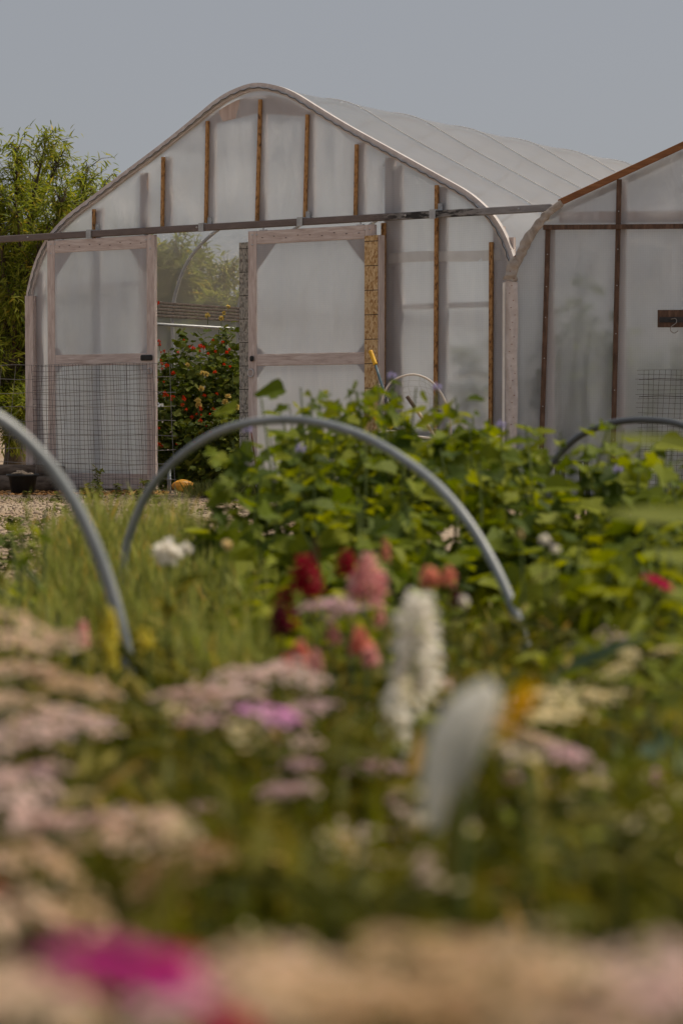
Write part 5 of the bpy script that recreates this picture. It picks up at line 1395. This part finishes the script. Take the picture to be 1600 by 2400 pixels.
flower('daisy', 'petal_gold', 1186, 1632, 1.22, .0235, 'bloom', 'golden yellow flower seen edge on beside the pale cloth', 'flower', None, tuple(Vector((.86, -.38, -.42)).to_track_quat('Z', 'Y').to_euler()))
# flat-topped yarrow heads, as measured from the photograph
YG = {'petal_beige': ('beige flat-topped yarrow of the near left', 'beige yarrows'), 'petal_tan': ('tan flat-topped yarrow at the near edge of the bed', 'tan yarrows at the near edge'), 'petal_pink': ('dusty pink flat-topped yarrow on the left side of the bed', 'dusty pink yarrows'),
      'petal_mauve': ('mauve flat-topped yarrow among the flowers', 'mauve yarrows'), 'petal_cream': ('cream clustered yarrow head on the right side of the bed', 'cream yarrows'), 'petal_lilac': ('bright lilac pink flat head left of the white spikes', 'lilac pink heads')}
Y = [('petal_beige', 60, 1440, 2.1, .045), ('petal_beige', 130, 1475, 2.1, .040), ('petal_beige', 5, 1470, 2.0, .05), ('petal_beige', 20, 1545, 1.9, .05), ('petal_beige', 90, 1550, 2.0, .03), ('petal_tan', 170, 1580, 1.9, .04), ('petal_beige', 200, 1585, 2.0, .05), ('petal_beige', 60, 1640, 1.7, .05),
     ('petal_beige', 0, 1620, 1.7, .05), ('petal_pink', 150, 1660, 1.7, .05), ('petal_pink', 220, 1690, 1.65, .045), ('petal_pink', 40, 1700, 1.6, .05), ('petal_pink', 120, 1720, 1.6, .04), ('petal_mauve', 190, 1755, 1.5, .045), ('petal_mauve', 60, 1790, 1.5, .045), ('petal_pink', 0, 1830, 1.4, .05), ('petal_cream', 330, 1745, 1.7, .032), ('petal_cream', 390, 1780, 1.75, .020), ('petal_cream', 180, 1830, 1.5, .02),
     ('petal_pink', 380, 1620, 2.0, .045), ('petal_pink', 440, 1600, 2.1, .045), ('petal_pink', 500, 1610, 2.1, .05), ('petal_mauve', 410, 1680, 1.9, .040), ('petal_mauve', 470, 1665, 1.9, .035), ('petal_pink', 560, 1560, 2.3, .05), ('petal_pink', 630, 1545, 2.4, .05), ('petal_pink', 690, 1555, 2.3, .04), ('petal_lilac', 615, 1640, 1.9, .040), ('petal_lilac', 655, 1655, 1.9, .025), ('petal_mauve', 720, 1625, 2.0, .03), ('petal_mauve', 740, 1400, 3.0, .05), ('petal_mauve', 790, 1410, 3.0, .045), ('petal_mauve', 770, 1385, 3.1, .04),
     ('petal_pink', 130, 1900, 1.35, .055), ('petal_pink', 200, 1880, 1.4, .05), ('petal_beige', 280, 1915, 1.35, .055), ('petal_beige', 340, 1930, 1.35, .04), ('petal_beige', 60, 1950, 1.25, .055), ('petal_beige', 10, 1990, 1.2, .05), ('petal_tan', 120, 2000, 1.2, .04), ('petal_tan', 250, 2000, 1.25, .045), ('petal_tan', 380, 2020, 1.25, .04), ('petal_tan', 330, 2080, 1.15, .04), ('petal_beige', 230, 2100, 1.1, .035), ('petal_tan', 160, 2110, 1.1, .035), ('petal_beige', 30, 2110, 1.1, .05), ('petal_beige', 420, 1975, 1.4, .03),
     ('petal_mauve', 690, 1760, 1.9, .022), ('petal_mauve', 650, 1820, 1.8, .025), ('petal_mauve', 470, 1865, 1.6, .02), ('petal_cream', 400, 1905, 1.5, .022), ('petal_tan', 490, 1960, 1.4, .02),
     ('petal_beige', 560, 2260, .98, .042), ('petal_beige', 660, 2275, .96, .045), ('petal_beige', 760, 2260, .98, .048), ('petal_tan', 860, 2275, .96, .045), ('petal_tan', 960, 2250, 1.0, .040), ('petal_tan', 1060, 2235, 1.02, .05), ('petal_beige', 1120, 2255, 1.0, .045), ('petal_tan', 1210, 2280, .97, .045), ('petal_beige', 1300, 2320, .94, .042), ('petal_beige', 1400, 2310, .95, .045), ('petal_pink', 1510, 2310, .95, .045), ('petal_pink', 1570, 2330, .95, .04), ('petal_beige', 50, 2310, .93, .042), ('petal_beige', 130, 2335, .9, .04), ('petal_pink', 430, 2320, .92, .04), ('petal_tan', 720, 2340, .90, .045), ('petal_tan', 900, 2350, .9, .045), ('petal_tan', 1080, 2340, .9, .045), ('petal_beige', 5, 2220, 1.0, .03),
     ('petal_cream', 1250, 1600, 2.2, .03), ('petal_cream', 1300, 1635, 2.15, .028), ('petal_cream', 1365, 1600, 2.3, .026), ('petal_cream', 1405, 1598, 2.3, .02), ('petal_cream', 1420, 1540, 2.5, .026), ('petal_cream', 1445, 1502, 2.7, .015), ('petal_cream', 1527, 1497, 2.6, .022), ('petal_cream', 1240, 1650, 2.1, .03), ('petal_beige', 1130, 1665, 2.0, .03), ('petal_beige', 1205, 1695, 2.0, .03), ('petal_mauve', 1320, 1745, 2.0, .028), ('petal_cream', 1345, 1800, 1.95, .022), ('petal_cream', 1285, 1850, 1.9, .026), ('petal_cream', 1250, 1880, 1.85, .018), ('petal_cream', 1300, 1915, 1.8, .018), ('petal_mauve', 1215, 1800, 1.95, .03), ('petal_mauve', 1150, 1830, 1.9, .022), ('petal_mauve', 1130, 1885, 1.85, .022), ('petal_mauve', 950, 1830, 2.0, .028), ('petal_mauve', 1010, 1845, 1.95, .024), ('petal_mauve', 880, 1765, 2.0, .028), ('petal_mauve', 840, 1775, 2.0, .02), ('petal_tan', 960, 1965, 1.7, .022), ('petal_cream', 1455, 2030, 1.7, .03), ('petal_cream', 1550, 1990, 1.75, .026), ('petal_cream', 1555, 2040, 1.7, .024), ('petal_cream', 1500, 2110, 1.6, .03), ('petal_cream', 1530, 2100, 1.6, .02), ('petal_cream', 1480, 2130, 1.6, .018), ('petal_mauve', 1000, 2050, 1.7, .02), ('petal_pink', 1545, 1815, 2.1, .03), ('petal_pink', 1500, 1790, 2.15, .022), ('petal_mauve', 1290, 1720, 2.05, .022)]
def YL(mat, vx, vy):
    lab, grp = YG[mat]
    w_ = (' along the bottom edge' if vy > 2200 else ' at the far left edge' if vx < 100 else ' in front of the near hoop' if vx < 400 and vy < 1800 else ' low on the left' if vx < 520 else ' left of the white spikes' if vx < 860 else ' around the pale cloth' if vx < 1240 else ' by the broad leaf on the right')
    c = lab.split()[0] if mat != 'petal_pink' and mat != 'petal_lilac' else ('dusty pink' if mat == 'petal_pink' else 'lilac pink')
    return c + ' flat-topped yarrow head' + w_, c + ' yarrows' + w_
for qi, (mat, vx, vy, d, s) in enumerate(Y):
    if vx < 420 and 1560 < vy < 2150:
        if qi % 3 == 1 or (qi % 5 == 2): continue
        s *= .82
    elif vx < 800 and vy < 1700: s *= .85
    lab, grp = YL(mat, vx, vy)
    rt = None
    if vy > 2200:
        vy += random.uniform(-50, 40); s *= random.uniform(.7, .95); rt = (random.gauss(.15, .3), random.gauss(0, .3), random.uniform(0, 6))
    flower('umbel', mat, vx, vy, d, s, 'yarrow', lab, 'flower', grp, rt)
for k in range(80):
    vx = random.uniform(480, 1565); vy = random.uniform(1660, 2160); d = 3.4 - (vy - 1500) / 400.0
    mat = random.choice(['petal_cream', 'petal_cream', 'petal_mauve', 'petal_pink', 'petal_beige'])
    lab, grp = YL(mat, vx, vy)
    flower('umbel', mat, vx, vy, d, random.uniform(.010, .020), 'yarrow', 'small ' + lab, 'flower', 'small ' + grp)
for k in range(70):
    vx = random.uniform(-40, 1600); d = random.uniform(2.3, 3.5); vy = random.uniform(1600, 1980)
    if vx > 1350 and vy > 1900: continue
    if vx < 450 and vy < 1800: vy = random.uniform(1800, 1980)
    p = at(vx, vy, d)
    if p.z < .12: continue
    wh = 'low on the left' if vx < 520 else 'left of the white spikes' if vx < 860 else 'around the pale cloth' if vx < 1240 else 'by the broad leaf on the right'
    leafy_column('leafy_shoot', 'narrow leafy green shoot ' + wh, 'plant', (p.x, p.y, 0), p.z, 0.045, 46, 0.055, random.choice(['leaf_right', 'leaf_feather', 'leaf_big']), T_lance(.12, .3), 'leafy shoots ' + wh, 0.35, 2)
# extra heads standing behind and between
for k in range(18):
    vx = random.uniform(-20, 640); d = random.uniform(1.3, 2.6); vy = 1520 + (2.7 - d) * 330 + random.uniform(-20, 90)
    mat = random.choice(['petal_pink', 'petal_beige', 'petal_mauve', 'petal_beige', 'petal_tan'])
    if vx > 420 and vy > 1700: continue
    if 250 < vx < 370 and vy < 1690: continue
    lab, grp = YL(mat, vx, vy)
    flower('umbel', mat, vx, vy, d, random.uniform(.018, .04), 'yarrow', lab, 'flower', grp)

# ---- large single leaves in the foreground
def big_leaf(vx0, vy0, vx1, vy1, d, w, mat, label, tm=None, group=None):
    d = deep(d)
    a, b = at(vx0, vy0, d), at(vx1, vy1, d - .05)
    base = Vector((a.x, d + .03, 0)); t = thing('broad_leaf_plant', label, 'plant', base, 0, group)
    L1 = (b - a).length
    dirn = np.array([tuple(b - a)]); up = np.array([(0.1, -0.8, 0.75)])
    tv, tf = T_broad(91, 3, w, .1) if tm is None else tm
    scatter('leaf', (tv, tf), np.array([tuple(a - base)]), dirn, up, L1, mat, np.array([.6]), t)
    MB().tube(curve([(0, 0, 0), (a - base) * .5 + Vector((.02, 0, 0)), a - base], 6), .0045, 6).build('stem', 'green_stem', t, True)
big_leaf(1410, 1720, 1445, 1870, 2.2, .42, 'leaf_big', 'broad light green leaf hanging at the lower right')
big_leaf(1480, 1700, 1568, 1740, 2.3, .40, 'leaf_blue', 'dark blue-green leaf right of the broad light green leaf')
big_leaf(1270, 1555, 1490, 1440, 2.6, .10, 'leaf_blue', 'long narrow blue-green leaf slanting up on the right', T_lance(.09, .1))
big_leaf(1640, 1030, 1370, 990, 2.4, .10, 'leaf_big', 'long narrow green blade crossing the right edge over the wire panel', T_lance(.07, .06))
big_leaf(1650, 1190, 1390, 1170, 2.3, .10, 'leaf_big', 'wide soft green blade crossing the right edge below the wire panel', T_lance(.13, .06))
big_leaf(1640, 1300, 1500, 1255, 2.5, .16, 'leaf_big', 'green blade above the crimson daisy at the right edge', T_lance(.14, .1))
big_leaf(1500, 1640, 1560, 1590, 2.4, .36, 'leaf_big', 'pale leaf between the cream heads at the right edge')
for k in range(26):
    vx = random.uniform(650, 1560); d = random.uniform(1.5, 2.2); vy = random.uniform(1850, 2180)
    big_leaf(vx, vy, vx + random.uniform(-110, 110), vy - random.uniform(-40, 90), d, .2, random.choice(['leaf_big', 'leaf_right', 'leaf_right']), 'dim green leaf in the shaded lower bed', T_lance(random.uniform(.09, .2), .2), 'dim leaves of the lower bed')

# ---- pale cloth draped among the flowers
cb = at(1040, 1900, 1.65); cb.z = 0
ct = thing('draped_cloth', 'pale bluish white drooping cloth hood between the white spikes and the yellow flower', 'cloth', cb)
cl = [(1112, 1568, 18), (1104, 1588, 42), (1080, 1630, 66), (1054, 1680, 70), (1036, 1730, 62), (1026, 1780, 52), (1020, 1830, 44), (1016, 1870, 36), (1014, 1905, 26)]
mb = MB(); nn = 28
for i, (vx, vy, hwid) in enumerate(cl):
    c_ = at(vx, vy, 1.65) - cb; rr = hwid * VS / FPX * 1.65
    for k in range(nn):
        t_ = 2 * math.pi * k / nn
        r2 = rr * (1 + (.16 * math.sin(5 * t_ + i * .7) + .09 * math.sin(9 * t_ - i * .4)) * (.25 + i / 8))
        mb.v.append((c_.x + r2 * math.cos(t_), r2 * math.sin(t_) * .7, c_.z))
tipi = len(mb.v); p = at(1114, 1561, 1.65) - cb; mb.v.append((p.x, 0, p.z))
for i in range(len(cl) - 1):
    for k in range(nn): mb.f.append((i * nn + k, i * nn + (k + 1) % nn, (i + 1) * nn + (k + 1) % nn, (i + 1) * nn + k))
for k in range(nn): mb.f.append((tipi, (k + 1) % nn, k))
mb.build('hood', 'thin_cloth', ct, True)
q = at(1008, 1870, 1.65) - cb
MB().tube([(0, 0, 0), q * .6 + Vector((.01, 0, 0)), at(1060, 1680, 1.65) - cb], .006, 6).build('stem', 'green_stem', ct)
